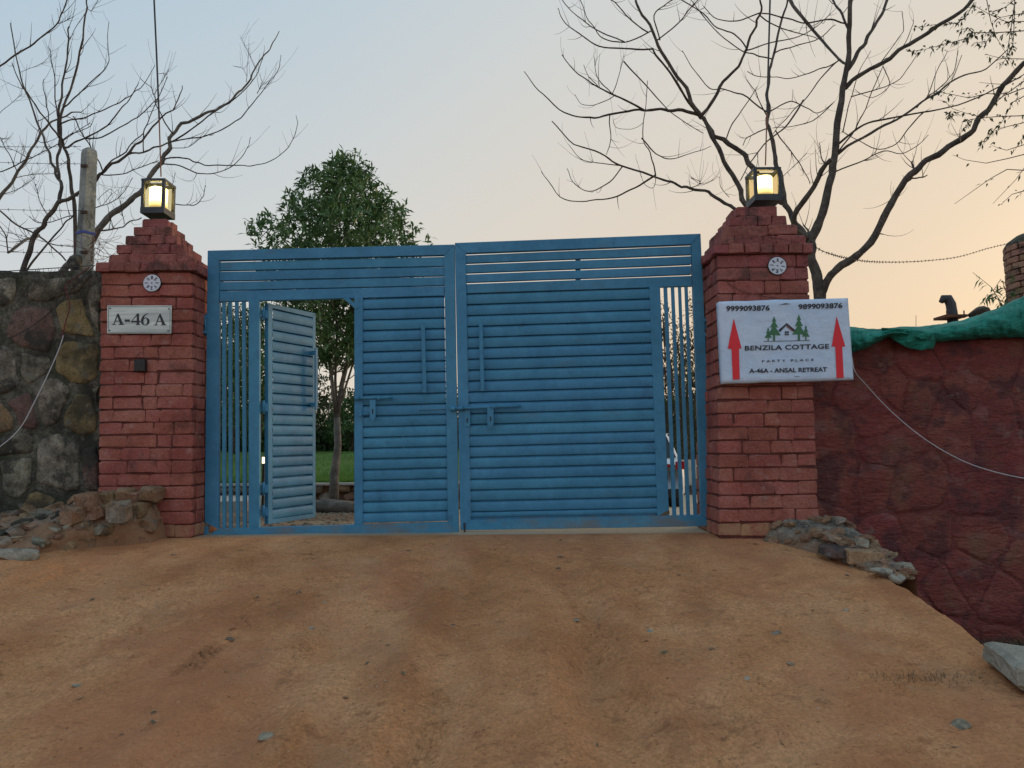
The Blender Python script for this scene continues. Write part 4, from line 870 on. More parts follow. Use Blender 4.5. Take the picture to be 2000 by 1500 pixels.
# --- right: stone footing along the drive shoulder
rb = thing('stone_footing', 'rough stone footing spilling from the banner pillar along the drive edge', 'stone footing', (2.4, -.9, 0))
def rb_fn(U, V_):
    yy = -0.47 - .95 * V_; e = edge_x(yy) + .02; wdt = np.interp(V_, [0, .25, .5, 1], [.60, .46, .30, .08]); x = e - wdt + (wdt + .12) * U
    base = G(e - wdt - .05, yy); hgt = np.interp(V_, [0, .25, .6, 1], [.15, .11, .07, .01]); z = base - .03 + (hgt + .03) * np.clip(U * 4, 0, 1) ** .5 - np.clip(U - .85, 0, 1) * 3.5 * 1.0 + .07 * (fbm(x * 9, yy * 9, 4, 61) - .45)
    return x, yy + .03 * (fbm(x * 6, yy * 6, 2, 3) - .4), z
sheet('mortared_core', rb_fn, 0, 1, 0, 1, 60, 160, MAT['footing'], rb)
r = random.Random(5)
for i in range(90):
    u, v_ = r.uniform(0, .9), r.uniform(0, 1); x, yy, zz = [float(a[0]) for a in rb_fn(np.array([u]), np.array([v_]))]; s = r.uniform(.05, .15)
    s *= .6; place('stone', r.choice(CHUNK[r.choice(['rubble', 'rubble_dusty', 'rubble_dusty'])]), rb, (x, yy, zz + .005), (s * 1.4, s, s * .55), (r.uniform(-.4, .4), r.uniform(-.4, .4), r.uniform(0, 6.3)))
pb = at(1687, 1088, -1.15); o = place('loose_brick', rough_box(77, .035, bev=.06), None, tuple(pb), (.225, .11, .088), (.04, .05, -.12)); o.data.materials.append(MAT['loose_brick'])
tag(o, 'loose tan brick lying at the edge of the footing by the maroon wall', 'brick')
def bump_sharp(px, py, Yd, s, mk, rz, nm, lab, cat, seed):
    p = at(px, py, Yd); return tag(rock(nm, mk, tuple(p), s, None, seed, rz), lab, cat)
p = at(1640, 1074, -1.02); o = place('flat_stone', rough_box(31, .09, bev=.12), None, tuple(p), (.25, .2, .05), (.05, -.08, .35)); o.data.materials.append(MAT['stone_brown']); tag(o, 'flat reddish stone beside the loose tan brick', 'stone')
bump_sharp(1752, 1131, -1.45, (.13, .10, .07), 'slab', .3, 'pale_stone', 'small whitish stone on the drive edge below the loose brick', 'stone', 12)
bump_sharp(1722, 1117, -1.38, (.2, .12, .06), 'slab', .1, 'pale_stone', 'thin pale stone sliver under the loose tan brick', 'stone', 4)
p = at(1985, 1312, -2.9)
def slab_mesh():
    import bmesh
    bm = bmesh.new(); bmesh.ops.create_cube(bm, size=1); bmesh.ops.subdivide_edges(bm, edges=bm.edges[:], cuts=9, use_grid_fill=True)
    for v in bm.verts:
        c = v.co; k = 1 - .10 * float(fbm((math.atan2(c.y, c.x)) * 2.2 + 9, 1.0, 3, 3)) - .10 * max(0, abs(c.z) - .3) / .2 * (max(abs(c.x), abs(c.y)) > .44)
        c.x *= k; c.y *= k; c.z += (.16 * (float(fbm(c.x * 4 + 3, c.y * 4, 3, 6)) - .45)); c.x += .05 * (float(fbm(c.z * 5 + 2, c.y * 5, 3, 7)) - .45); c.y += .05 * (float(fbm(c.z * 5 + 8, c.x * 5, 3, 8)) - .45)
    me = bpy.data.meshes.new('stone_slab'); bm.to_mesh(me); bm.free(); return me
o = place('stone_slab', slab_mesh(), None, (p.x + .27, p.y + .06, p.z - .03), (.56, .34, .11), (.05, .10, -.22)); o.data.materials.append(MAT['slab']); tag(o, 'large pale grey stone slab at the drop beside the drive', 'stone slab')
# single stones lying on the drive
DL = [(1878, 1418, .10, 'half buried grey stone near the lower right of the drive'), (583, 1158, .05, 'small reddish stone on the drive in front of the open wicket'), (520, 1442, .085, 'flat tan stone pressed into the drive at the bottom centre left'),
      (450, 1251, .06, 'pair of small stones beside the left tyre mark'), (608, 1228, .05, 'pale pebble at the rim of the left rut'), (885, 1222, .035, 'small grey pebble in front of the gate joint'),
      (1125, 1212, .05, 'brown stone at the head of the right rut'), (1270, 1233, .05, 'light flat stone right of the right rut'), (1517, 1240, .065, 'grey half sunken stone on the right half of the drive'),
      (1390, 1270, .05, 'small brown stone in the middle of the right half of the drive'), (1545, 1300, .05, 'brown stone left of the slab with small chips around'), (1653, 1193, .05, 'flat pale stone below the loose tan brick'),
      (1655, 1125, .045, 'small grey stone just below the footing'), (634, 1180, .035, 'tiny pale stone between the wicket and the left rut'), (150, 1340, .05, 'pale tan stone on the left side of the drive'), (675, 1370, .035, 'dark brown clod left of the drive middle'),
      (1460, 1328, .04, 'whitish chip right of the middle of the drive'), (340, 1085, .05, 'bluish grey flat stone by the foot of the rubble bank')]
def ground_hit(px, py):
    d = ray(px, py); t_ = 1.0
    for k in range(400):
        p_ = CAM + d * t_
        if p_.z <= gz(p_.x, p_.y): return p_
        t_ += .02
    return p_
for i, (px, py, s, lab) in enumerate(DL):
    p_ = ground_hit(px, py); s *= .72; mk = 'slab' if ('pale' in lab or 'light' in lab or 'whitish' in lab) else 'rubble_dusty' if i % 2 else 'rubble'
    tag(rock('drive_stone', mk, (p_.x, p_.y, gz(p_.x, p_.y) + s * .02), (s * 1.25, s, s * .5), None, 900 + i), lab, 'stone', 'single stones lying on the drive')
# grit and pebbles: one mass
def scatter(n, fn, size, seed):
    rr = np.random.RandomState(seed); V = []; Fc = []
    base = np.array([(1, 0, 0), (-.5, .87, 0), (-.5, -.87, 0), (0, 0, .7), (.3, .5, .35), (-.6, 0, .3), (.3, -.5, .35)], float)
    fc = np.array([(0, 1, 4), (1, 2, 5), (2, 0, 6), (0, 4, 3), (4, 1, 3), (1, 5, 3), (5, 2, 3), (2, 6, 3), (6, 0, 3)])
    P_ = fn(rr, n); s = size[0] + (size[1] - size[0]) * rr.rand(n) ** 4; a = rr.rand(n) * 6.28; sq = .5 + rr.rand(n) * .6
    c, si = np.cos(a), np.sin(a); bx = base[None, :, 0] * s[:, None]; by = base[None, :, 1] * (s * sq)[:, None]; bz = base[None, :, 2] * (s * .8)[:, None]
    bx = bx * (1 + .3 * (rr.rand(n, 7) - .5)); V = np.stack([P_[:, 0:1] + bx * c[:, None] - by * si[:, None], P_[:, 1:2] + bx * si[:, None] + by * c[:, None], P_[:, 2:3] + bz - .001], -1).reshape(-1, 3)
    Fc = (fc[None] + (np.arange(n) * 7)[:, None, None]).reshape(-1, 3); return V, Fc
def drive_pts(rr, n):
    x = rr.uniform(-4.3, 2.3, n); y = rr.uniform(-5.0, -.25, n); cl = fbm(x * 2.3, y * 2.3, 3, 55); x = x + (cl - .45) * .6; return np.stack([x, y, G(x, y)], -1)
MAT['grit'] = material('earthy_grit', [(0.22, 0.10, 0.05), (0.36, 0.18, 0.09), (0.48, 0.27, 0.15), (0.52, 0.36, 0.24)], nscale=40, rough=1, bump=0)
V, Fc = scatter(26000, drive_pts, (.0018, .009), 4)
tag(link('gravel', big_mesh('gravel', V, Fc), MAT['grit'], kind='stuff'), 'fine grit and small pebbles strewn over the earth drive', 'gravel')
def yard_pts(rr, n):
    x = rr.uniform(-3.2, -.8, n); y = rr.uniform(.1, 3.6, n); return np.stack([x, y, G(x, y)], -1)
V, Fc = scatter(2600, yard_pts, (.006, .04), 6)
tag(link('leaf_litter', big_mesh('leaf_litter', V, Fc), MAT['rubble'], kind='stuff'), 'stones and leaf litter on the soil inside the wicket opening', 'litter')

rr = np.random.RandomState(77); n = 70; P_ = drive_pts(rr, n); a = rr.rand(n) * 6.28; L_ = .012 + .022 * rr.rand(n); W_ = L_ * .28; u = np.stack([np.cos(a), np.sin(a), a * 0], -1); w = np.stack([-np.sin(a), np.cos(a), a * 0], -1); hh = np.array([0, 0, 1]) * .006
V = np.stack([P_ - u * L_[:, None] + hh * .5, P_ + w * W_[:, None] + hh * 2 * rr.rand(n, 1), P_ + u * L_[:, None] + hh, P_ - w * W_[:, None] + hh * .4], 1).reshape(-1, 3)
tag(link('leaf_litter', big_mesh('leaf_litter', V, np.arange(n * 4).reshape(-1, 4)), MAT['dry_grass'], kind='stuff'), 'dry fallen leaflets lying here and there on the drive', 'litter')
# ------------------------------------------------------------------ blades (grass) : one mass each
def blades(name, n, fn, h, w, mat, label, cat, seed, lean=.5):
    rr = np.random.RandomState(seed); P_ = fn(rr, n); a = rr.rand(n) * 6.28; hh = h * (.5 + rr.rand(n)); l = lean * hh * rr.rand(n); la = rr.rand(n) * 6.28
    dx, dy = np.cos(a) * w, np.sin(a) * w; tip = P_ + np.stack([np.cos(la) * l, np.sin(la) * l, hh], -1)
    V = np.stack([P_ + np.stack([dx, dy, dx * 0], -1), P_ - np.stack([dx, dy, dx * 0], -1), tip], 1).reshape(-1, 3)
    return tag(link(name, big_mesh(name, V, np.arange(n * 3).reshape(-1, 3)), mat, kind='stuff'), label, cat)
def gully(rr, n):
    x = rr.uniform(2.9, 4.6, n); y = rr.uniform(-.55, -.12, n); return np.stack([x, y, G(x, y)], -1)
blades('dry_grass', 2200, gully, .10, .004, MAT['dry_grass'], 'tufts of dry grass along the foot of the maroon wall', 'dry grass', 3, 1.2)
def weeds(rr, n):
    x = rr.normal(1.85, .16, n); y = rr.normal(-2.75, .035, n); return np.stack([x, y, G(x, y)], -1)
blades('weeds', 240, weeds, .018, .0015, MAT['dry_grass'], 'thin sprigs of weed on the right side of the drive', 'weeds', 8, 1.5)

# ------------------------------------------------------------------ yard behind the gate
# lawn on a low retaining wall
LY = 4.7
def lawn_z(y): return .17 + .36 * np.clip((y - LY) / 14, 0, 1)
def lawn_fn(U, V_): return U, V_, lawn_z(V_) + .02 * (fbm(U * 2, V_ * 2, 3, 2) - .4)
sheet('lawn', lawn_fn, -22, .6, LY, 19.6, 90, 80, MAT['lawn'], None, 'structure')
def lawn_pts(rr, n):
    y = LY + .05 + 14 * rr.rand(n) ** 2.2; x = rr.uniform(-5.8, -1.3, n) * (y + 6) / 10.7; x = np.clip(x, -21, .4); return np.stack([x, y, lawn_z(y)], -1)
blades('grass', 26000, lawn_pts, .05, .006, MAT['grass'], 'short green lawn grass behind the wicket', 'grass', 5, .8)
rw = thing('retaining_wall', 'low earth coloured retaining wall edging the lawn inside the gate', 'wall', (-3, LY, -.2))
for k, x in enumerate(np.arange(-9.6, .6, .62)): MB().add(*box_vf(x + .005, x + .61, LY - .16, LY + .12, .145, .175)).build('kerb_slab', MAT['kerb'], rw)
r = random.Random(3)
for j in range(3):
    for i in range(28):
        x = -9.4 + i * .36 + (j % 2) * .18
        if x < -5 or x > 0: continue
        place('stone', r.choice(ROCK['rubble_dusty'] + ROCK['rubble']), rw, (x, LY - .06, .09 - j * .125), (.40, .22, .17), (r.uniform(-.1, .1), r.uniform(-.1, .1), 0))
MB().box(-9.7, .6, LY - .05, LY + .1, -.6, .145).build('wall_core', MAT['rubble_dusty'], rw)
MB().box(.5, .6, LY + .1, 19.6, -1.2, .1).build('wall_core', MAT['rubble_dusty'], rw)
pv = thing('paved_edge', 'pale paved ledge seen through the left gate bars', 'paving', (-4.4, 4.2, 0))
for i in range(5):
    for j in range(2): MB().box(-6.1 + i * .52, -5.59 + i * .52 , 3.35 + j * .55, 3.89 + j * .55, -.16, .015).build('paving_slab', MAT['kerb'], pv)
for (xa, xb, ya, h_, lab) in [(-2.75, -1.9, 3.05, .10, 'rounded grey log lying by the young tree'), (-1.95, -1.2, 3.75, .09, 'thinner log behind the rounded one at the tree foot')]:
    MB().tube([(xa, ya, gz(xa, ya) + h_ * .6), ((xa + xb) / 2, ya - .06, gz(xa, ya) + h_ * .75), (xb, ya - .05, gz(xb, ya) + h_ * .55)], [h_ * .75, h_, h_ * .8], 10).build('log', MAT['bark_pale'], None, True).name
    tag(bpy.context.scene.collection.objects[-1], lab, 'log')

# ------------------------------------------------------------------ leaves
def leaf_cloud(P_, Dn, length, width, seed, droop=.3, fold=.25):
    """P_: leaf bases (n,3); Dn: leaf directions; each leaf is a folded lance of 2 quads"""
    rr = np.random.RandomState(seed); n = len(P_); Dn = Dn / np.linalg.norm(Dn, axis=1, keepdims=True); L_ = length * (.6 + .7 * rr.rand(n))[:, None]
    up = rr.normal(size=(n, 3)) * .5 + np.array([0, 0, 1]); s = np.cross(Dn, up); s /= np.linalg.norm(s, axis=1, keepdims=True) + 1e-9; nn_ = np.cross(s, Dn); W = width * (.7 + .5 * rr.rand(n))[:, None]
    mid = P_ + Dn * L_ * .5; tip = P_ + Dn * L_ + np.array([0, 0, -1]) * L_ * droop
    V = np.stack([P_, mid + s * W + nn_ * W * fold, tip, mid - s * W + nn_ * W * fold, mid - nn_ * W * .1], 1).reshape(-1, 3)
    b = (np.arange(n) * 5)[:, None]; Fc = np.concatenate([b + np.array([[0, 1, 2, 4]]), b + np.array([[0, 4, 2, 3]])]); return V, Fc
def clusters(C, k, rad, seed, up=.35):
    rr = np.random.RandomState(seed); n = len(C); D_ = rr.normal(size=(n * k, 3)); D_[:, 2] += up; D_ /= np.linalg.norm(D_, axis=1, keepdims=True)
    return np.repeat(C, k, 0) + rr.normal(size=(n * k, 3)) * rad, D_
def crown_pts(n, prof, cx, cy, seed, shell=.55, lump=.25):
    """prof: [(z, radius)...]; clusters denser toward the surface, with lumps and gaps"""
    rr = np.random.RandomState(seed); zs = [p[0] for p in prof]; rs = [p[1] for p in prof]; out = []
    while len(out) < n:
        z = rr.uniform(zs[0], zs[-1]); R_ = np.interp(z, zs, rs); a = rr.rand() * 6.283
        if rr.rand() > R_ / max(rs): continue
        g = 1 + lump * (float(fbm(a * 1.6 + 10, z * 2.2, 2, seed)) - .42) * 3; q = (1 - (1 - shell) * rr.rand()) if rr.rand() < .7 else rr.rand() ** .5
        out.append((cx + math.cos(a) * R_ * g * q, cy + math.sin(a) * R_ * g * q, z + rr.normal() * .05))
    return np.array(out)
def grow(mb, a, b, r0, r1, seed, bend=.12, seg=6, sides=6):
    r = random.Random(seed); a, b = Vector(a), Vector(b); L_ = (b - a).length; o = Vector((r.uniform(-1, 1), r.uniform(-1, 1), r.uniform(-1, 1))) * L_ * bend
    pts = []; rad = []
    for i in range(seg + 1): s = i / seg; pts.append(a + (b - a) * s + o * math.sin(s * math.pi)); rad.append(r0 + (r1 - r0) * s)
    mb.tube(pts, rad, sides); return pts
# ---- young broad-leaved tree inside the gate
tr = thing('young_tree', 'young green leafy tree standing just inside the wicket opening', 'tree', (at(652, 985, 4.0).x, 4.0, at(652, 985, 4.0).z))
bx = at(652, 985, 4.0); T = lambda px, py, Y=4.0: at(px, py, Y)
mb = MB(); mb.tube([bx - Vector((0, 0, .15)), T(653, 930), T(660, 870), T(658, 815)], [.075, .062, .05, .045], 10); mb.build('trunk', MAT['bark_pale'], tr, True)
mb = MB(); mb.tube([T(658, 815), T(668, 750, 4.05), T(683, 690, 4.1), T(690, 600, 4.1), T(680, 480, 4.0), T(665, 360, 4.0)], [.042, .035, .030, .025, .018, .008], 7); mb.build('limb', MAT['bark_pale'], tr, True)
mb = MB(); mb.tube([T(657, 815), T(648, 740, 3.9), T(640, 680, 3.85), T(628, 610, 3.8), T(600, 520, 3.7)], [.032, .026, .022, .018, .008], 7); mb.build('limb', MAT['bark_pale'], tr, True)
mb = MB(); mb.tube([T(658, 820), T(655, 740, 4.1), T(658, 660, 4.15), T(655, 560, 4.2), T(640, 430, 4.2)], [.024, .02, .018, .014, .006], 7); mb.build('limb', MAT['bark_pale'], tr, True)
mb = MB(); mb.tube([T(661, 800, 3.95), T(680, 740, 3.9), T(705, 660, 3.85), T(730, 560, 3.8)], [.02, .016, .014, .008], 6); mb.build('limb', MAT['bark_pale'], tr, True)
mb = MB(); mb.tube([T(640, 690, 3.85), T(625, 720, 3.8), T(618, 760, 3.78)], [.006, .005, .003], 5); mb.tube([T(618, 840, 3.5), T(640, 815, 3.6), T(648, 770, 3.7), T(645, 700, 3.8)], [.007, .008, .007, .005], 5); mb.build('thin_branch', MAT['bark_pale'], tr, True)
zt = T(655, 300).z; k_ = 10.0 / F
prof = [(T(660, 715).z, .5), (T(660, 660).z, 1.0), (T(660, 560).z, 1.2), (T(660, 475).z, 1.16), (T(660, 440).z, .98), (T(660, 400).z, .80), (T(655, 370).z, .66), (T(655, 330).z, .38), (zt - .05, .16)]
C = crown_pts(1450, prof, T(668, 475).x, 4.0, 8, .30, .42)
P_, D_ = clusters(C, 13, .035, 3, .5); V, Fc = leaf_cloud(P_, D_, .125, .017, 5, .12)
link('leaves', big_mesh('leaves', V, Fc), MAT['leaf'], tr, kind='stuff')
mb = MB(); r = random.Random(2)
for i in range(70): c = C[r.randrange(len(C))]; ax = Vector((T(664, 475).x + r.uniform(-.15, .15), 4.0, c[2] - r.uniform(.25, .6))); grow(mb, ax, Vector(c), .009, .003, i, .1, 4, 4)
mb.build('twigs', MAT['bark_pale'], tr, kind='stuff')

# ---- trees and hedge beyond the yard
def bgtree(x, y, z0, h, rad, n, label, mat, seed, leaf=.16, trunk=.12, lump=.4, group='trees beyond the yard'):
    t = thing('background_tree', label, 'tree', (x, y, z0), group); mb = MB(); r = random.Random(seed)
    mb.tube([(x, y, z0 - .2), (x + r.uniform(-.1, .1), y, z0 + h * .3), (x + r.uniform(-.2, .2), y, z0 + h * .6), (x + r.uniform(-.2, .2), y, z0 + h * .92)], [trunk, trunk * .8, trunk * .5, trunk * .15], 7); mb.build('trunk', MAT['bark'], t, True)
    prof = [(z0 + h * .18, rad * .6), (z0 + h * .4, rad), (z0 + h * .65, rad * .85), (z0 + h * .85, rad * .5), (z0 + h, rad * .1)]
    C = crown_pts(n, prof, x, y, seed, .2, lump); P2, D2 = clusters(C, 8, leaf * .6, seed + 1, .1); V, Fc = leaf_cloud(P2, D2, leaf, leaf * .2, seed + 2, .3); link('crown', big_mesh('crown', V, Fc), MAT[mat], t, kind='stuff')
    mb = MB()
    for i in range(26): c = C[r.randrange(len(C))]; grow(mb, (x, y, max(z0 + h * .1, c[2] - h * .15)), tuple(c), .025, .008, seed + i, .1, 4, 4)
    mb.build('branches', MAT['bark'], t, kind='stuff'); return t
for i, (px, Yd, ytop, rad, n, lab, mk) in enumerate([
    (425, 13, 560, 1.3, 420, 'sparse dark tree behind the left end of the gate', 'leaf_dark'), (468, 17, 600, 1.5, 420, 'thin tree seen through the left gate bars', 'leaf_dim'),
    (505, 12, 585, 1.1, 340, 'narrow dark tree behind the hinge post of the wicket', 'leaf_dark'), (585, 18, 690, 1.4, 260, 'tree hidden behind the open wicket door', 'leaf_dim'),
    (690, 19, 770, 1.3, 260, 'low bushy tree right of the young tree trunk', 'leaf_dark'), (800, 20, 600, 2.2, 220, 'far tree behind the left gate panel', 'leaf_dim'), (1000, 21, 600, 2.2, 220, 'far tree behind the middle of the gate', 'leaf_dim'), (1180, 20, 600, 2.0, 220, 'far tree behind the right gate panel', 'leaf_dim'),
    (1296, 13.5, 590, .75, 190, 'wispy tree seen through the first right gate bar gap', 'leaf_dim'), (1325, 16, 630, .9, 190, 'wispy tree seen through the middle right gate bar gaps', 'leaf_dim'), (1358, 14, 580, .8, 240, 'wispy taller tree nearest the banner pillar', 'leaf_dim'),
    (1345, 20, 700, 2.3, 420, 'dense dark tree behind the white car', 'leaf_dark')]):
    base = gz(at(px, 880, Yd).x, Yd) if px > 1000 else .5; tp = at(px, ytop, Yd); bgtree(tp.x, Yd, base, tp.z - base, rad, n, lab, mk, 40 + i * 7, leaf=.17 if px < 1250 else .13)
hd = thing('boundary_hedge', 'long dark green hedge closing the far side of the yard', 'hedge', (0, 20.5, .3))
rr = np.random.RandomState(6); n = 9000
x = rr.uniform(-13, 9.5, n); hmax = 2.3 + .9 * (fbm(x * .6, x * 0, 3, 3) - .4); z = .0 + (hmax + .6) * rr.rand(n) ** .8 - .6; y = 20.2 + rr.rand(n) ** 2 * 1.2 + .3 * (fbm(x * 1.5, z * 1.5, 2, 4)); C = np.stack([x, y, z], -1)
P2, D2 = clusters(C, 4, .12, 9, .1); D2[:, 1] -= .3; V, Fc = leaf_cloud(P2, D2, .17, .05, 10, .2); link('foliage', big_mesh('foliage', V, Fc), MAT['leaf_dark'], hd, kind='stuff')
def core(U, V_): return U, 20.9 + 0 * U, -.8 + (2.6 + .8 * (fbm(U * .6, U * 0, 3, 3) - .4)) * V_
mb = MB()
for i in range(60): xx = -13 + i * .38; mb.tube([(xx, 21.0, -.8), (xx + .1, 20.9, .8), (xx + random.uniform(-.3, .3), 20.9, 2.1)], [.06, .05, .02], 5)
mb.build('stems', MAT['bark'], hd)
MB().box(-14, 10, 21.25, 21.45, -1, 1.5).build('backing_wall', MAT['stone_brown'], hd)
# low tan boundary wall on the right, with dark kerb
w2 = thing('low_boundary_wall', 'low tan plastered wall behind the white car', 'wall', (4.5, 12.5, -.6)); MB().box(1.2, 10, 12.5, 12.7, -.75, at(1355, 898, 12.5).z).build('wall_body', MAT['kerb'], w2); MB().box(1.2, 10, 12.38, 12.497, -.8, at(1355, 948, 12.5).z).build('dark_plinth', MAT['stone_brown'], w2)
# garden bollard lamp seen between post and wicket door
gp = at(514, 948, 3.0); gb = thing('garden_bollard', 'small lit garden lamp on a thin dark post by the wicket hinge', 'garden lamp', (gp.x, 3.0, gz(gp.x, 3.0)))
zt_ = at(514, 905, 3.0).z; MB().tube([(gp.x, 3, gz(gp.x, 3)), (gp.x, 3, zt_)], .018, 8).build('post', MAT['dark'], gb); MB().lathe([(.0001, 0), (.02, 0), (.02, .08), (.0001, .08)], (gp.x, 3, zt_), 12).build('lamp_head', MAT['bulb'], gb); MB().lathe([(.024, 0), (.024, .012), (.0001, .02)], (gp.x, 3, zt_ + .08), 12).build('cap', MAT['dark'], gb)

# ------------------------------------------------------------------ white car behind the right leaf
def car():
    Yr = 7.2; xr = at(1341, 930, Yr).x; cx = xr - .85; z0 = gz(cx, Yr + .8) + .0; t = thing('parked_car', 'white hatchback parked inside the yard, rear end seen through the right gate bars', 'car', (cx, Yr, z0)); W = .84
    # body stations along y: (y, z_bottom, z_belt, half width)
    st = [(0.0, .30, .86, .78), (.05, .24, .94, .82), (.35, .22, .97, .85), (1.2, .20, .96, .86), (2.3, .20, .94, .86), (2.9, .22, .90, .85), (3.5, .24, .78, .82), (3.72, .32, .62, .74)]
    v = []; f = []; m = 12
    for (y, zb, zt2, hw) in st:
        for (a, b) in ((-.9, 0), (-1, .12), (-1.0, .55), (-.985, .8), (-.93, .96), (-.6, 1.0), (.6, 1.0), (.93, .96), (.985, .8), (1.0, .55), (1, .12), (.9, 0)): v.append((cx + a * hw, Yr + y, z0 + zb + (zt2 - zb) * b))
    for i in range(len(st) - 1):
        for k in range(m): a = i * m + k; b = i * m + (k + 1) % m; f.append((a, b, b + m, a + m))
    f += [tuple(range(m)), tuple(reversed([(len(st) - 1) * m + k for k in range(m)]))]; MB().add(v, f).build('body', MAT['car'], t, True)
    ro = [(.14, .95, .76), (.42, 1.38, .64), (.9, 1.50, .60), (1.7, 1.49, .60), (2.2, 1.36, .62), (2.85, .92, .74)]
    v = []; f = []
    for (y, z, hw) in ro:
        for (a, b) in ((-1.0, -.02), (-1, 0), (-.8, .04), (.8, .04), (1, 0), (1.0, -.02)): v.append((cx + a * hw, Yr + y, z0 + z + b - .02))
    for i in range(len(ro) - 1):
        for k in range(5): a = i * 6 + k; f.append((a, a + 1, a + 7, a + 6))
    MB().add(v, f).build('roof', MAT['car'], t, True)
    v = [(cx - .70, Yr + .13, z0 + .97), (cx + .70, Yr + .13, z0 + .97), (cx + .58, Yr + .395, z0 + 1.37), (cx - .58, Yr + .395, z0 + 1.37)]; MB().add(v, [(0, 1, 2, 3)]).build('rear_window', MAT['glass_dark'], t)
    for s in (-1, 1):
        v = [(cx + s * .775, Yr + .25, z0 + .95), (cx + s * .79, Yr + 2.6, z0 + .92), (cx + s * .64, Yr + 2.0, z0 + 1.38), (cx + s * .62, Yr + .6, z0 + 1.40)]; MB().add(v, [(0, 1, 2, 3)]).build('side_window', MAT['glass_dark'], t)
        MB().box(cx + s * .74 - .085, cx + s * .74 + .085, Yr - .012, Yr + .16, z0 + .76, z0 + .90).build('taillight', MAT['taillight'], t)
        MB().box(cx + s * .90 - .07, cx + s * .90 + .07, Yr + 2.2, Yr + 2.32, z0 + .96, z0 + 1.08).build('mirror', MAT['car'], t)
        for yy in (.68, 3.0):
            w = MB().lathe([(.14, -.09), (.27, -.10), (.30, -.07), (.30, .07), (.27, .10), (.14, .09)], (cx + s * .76, Yr + yy, z0 + .30), 24, 'X').build('wheel', MAT['tyre'], t, True)
            MB().lathe([(.0001, s * .07), (.19, s * .085), (.19, s * .06)], (cx + s * .76, Yr + yy, z0 + .30), 16, 'X').build('rim', MAT['rim'], w)
    MB().box(cx - .72, cx + .72, Yr - .03, Yr + .09, z0 + .24, z0 + .40).build('rear_bumper', MAT['dark'], t)
    MB().box(cx - .56, cx + .56, Yr - .02, Yr + .02, z0 + .80, z0 + .845).build('trim_strip', MAT['taillight'], t)
    MB().box(cx - .24, cx + .24, Yr - .025, Yr + .0, z0 + .56, z0 + .67).build('number_plate', MAT['white'], t)
    MB().box(cx - .60, cx + .60, Yr + .30, Yr + .50, z0 + 1.40, z0 + 1.425).build('spoiler', MAT['car'], t)
car()

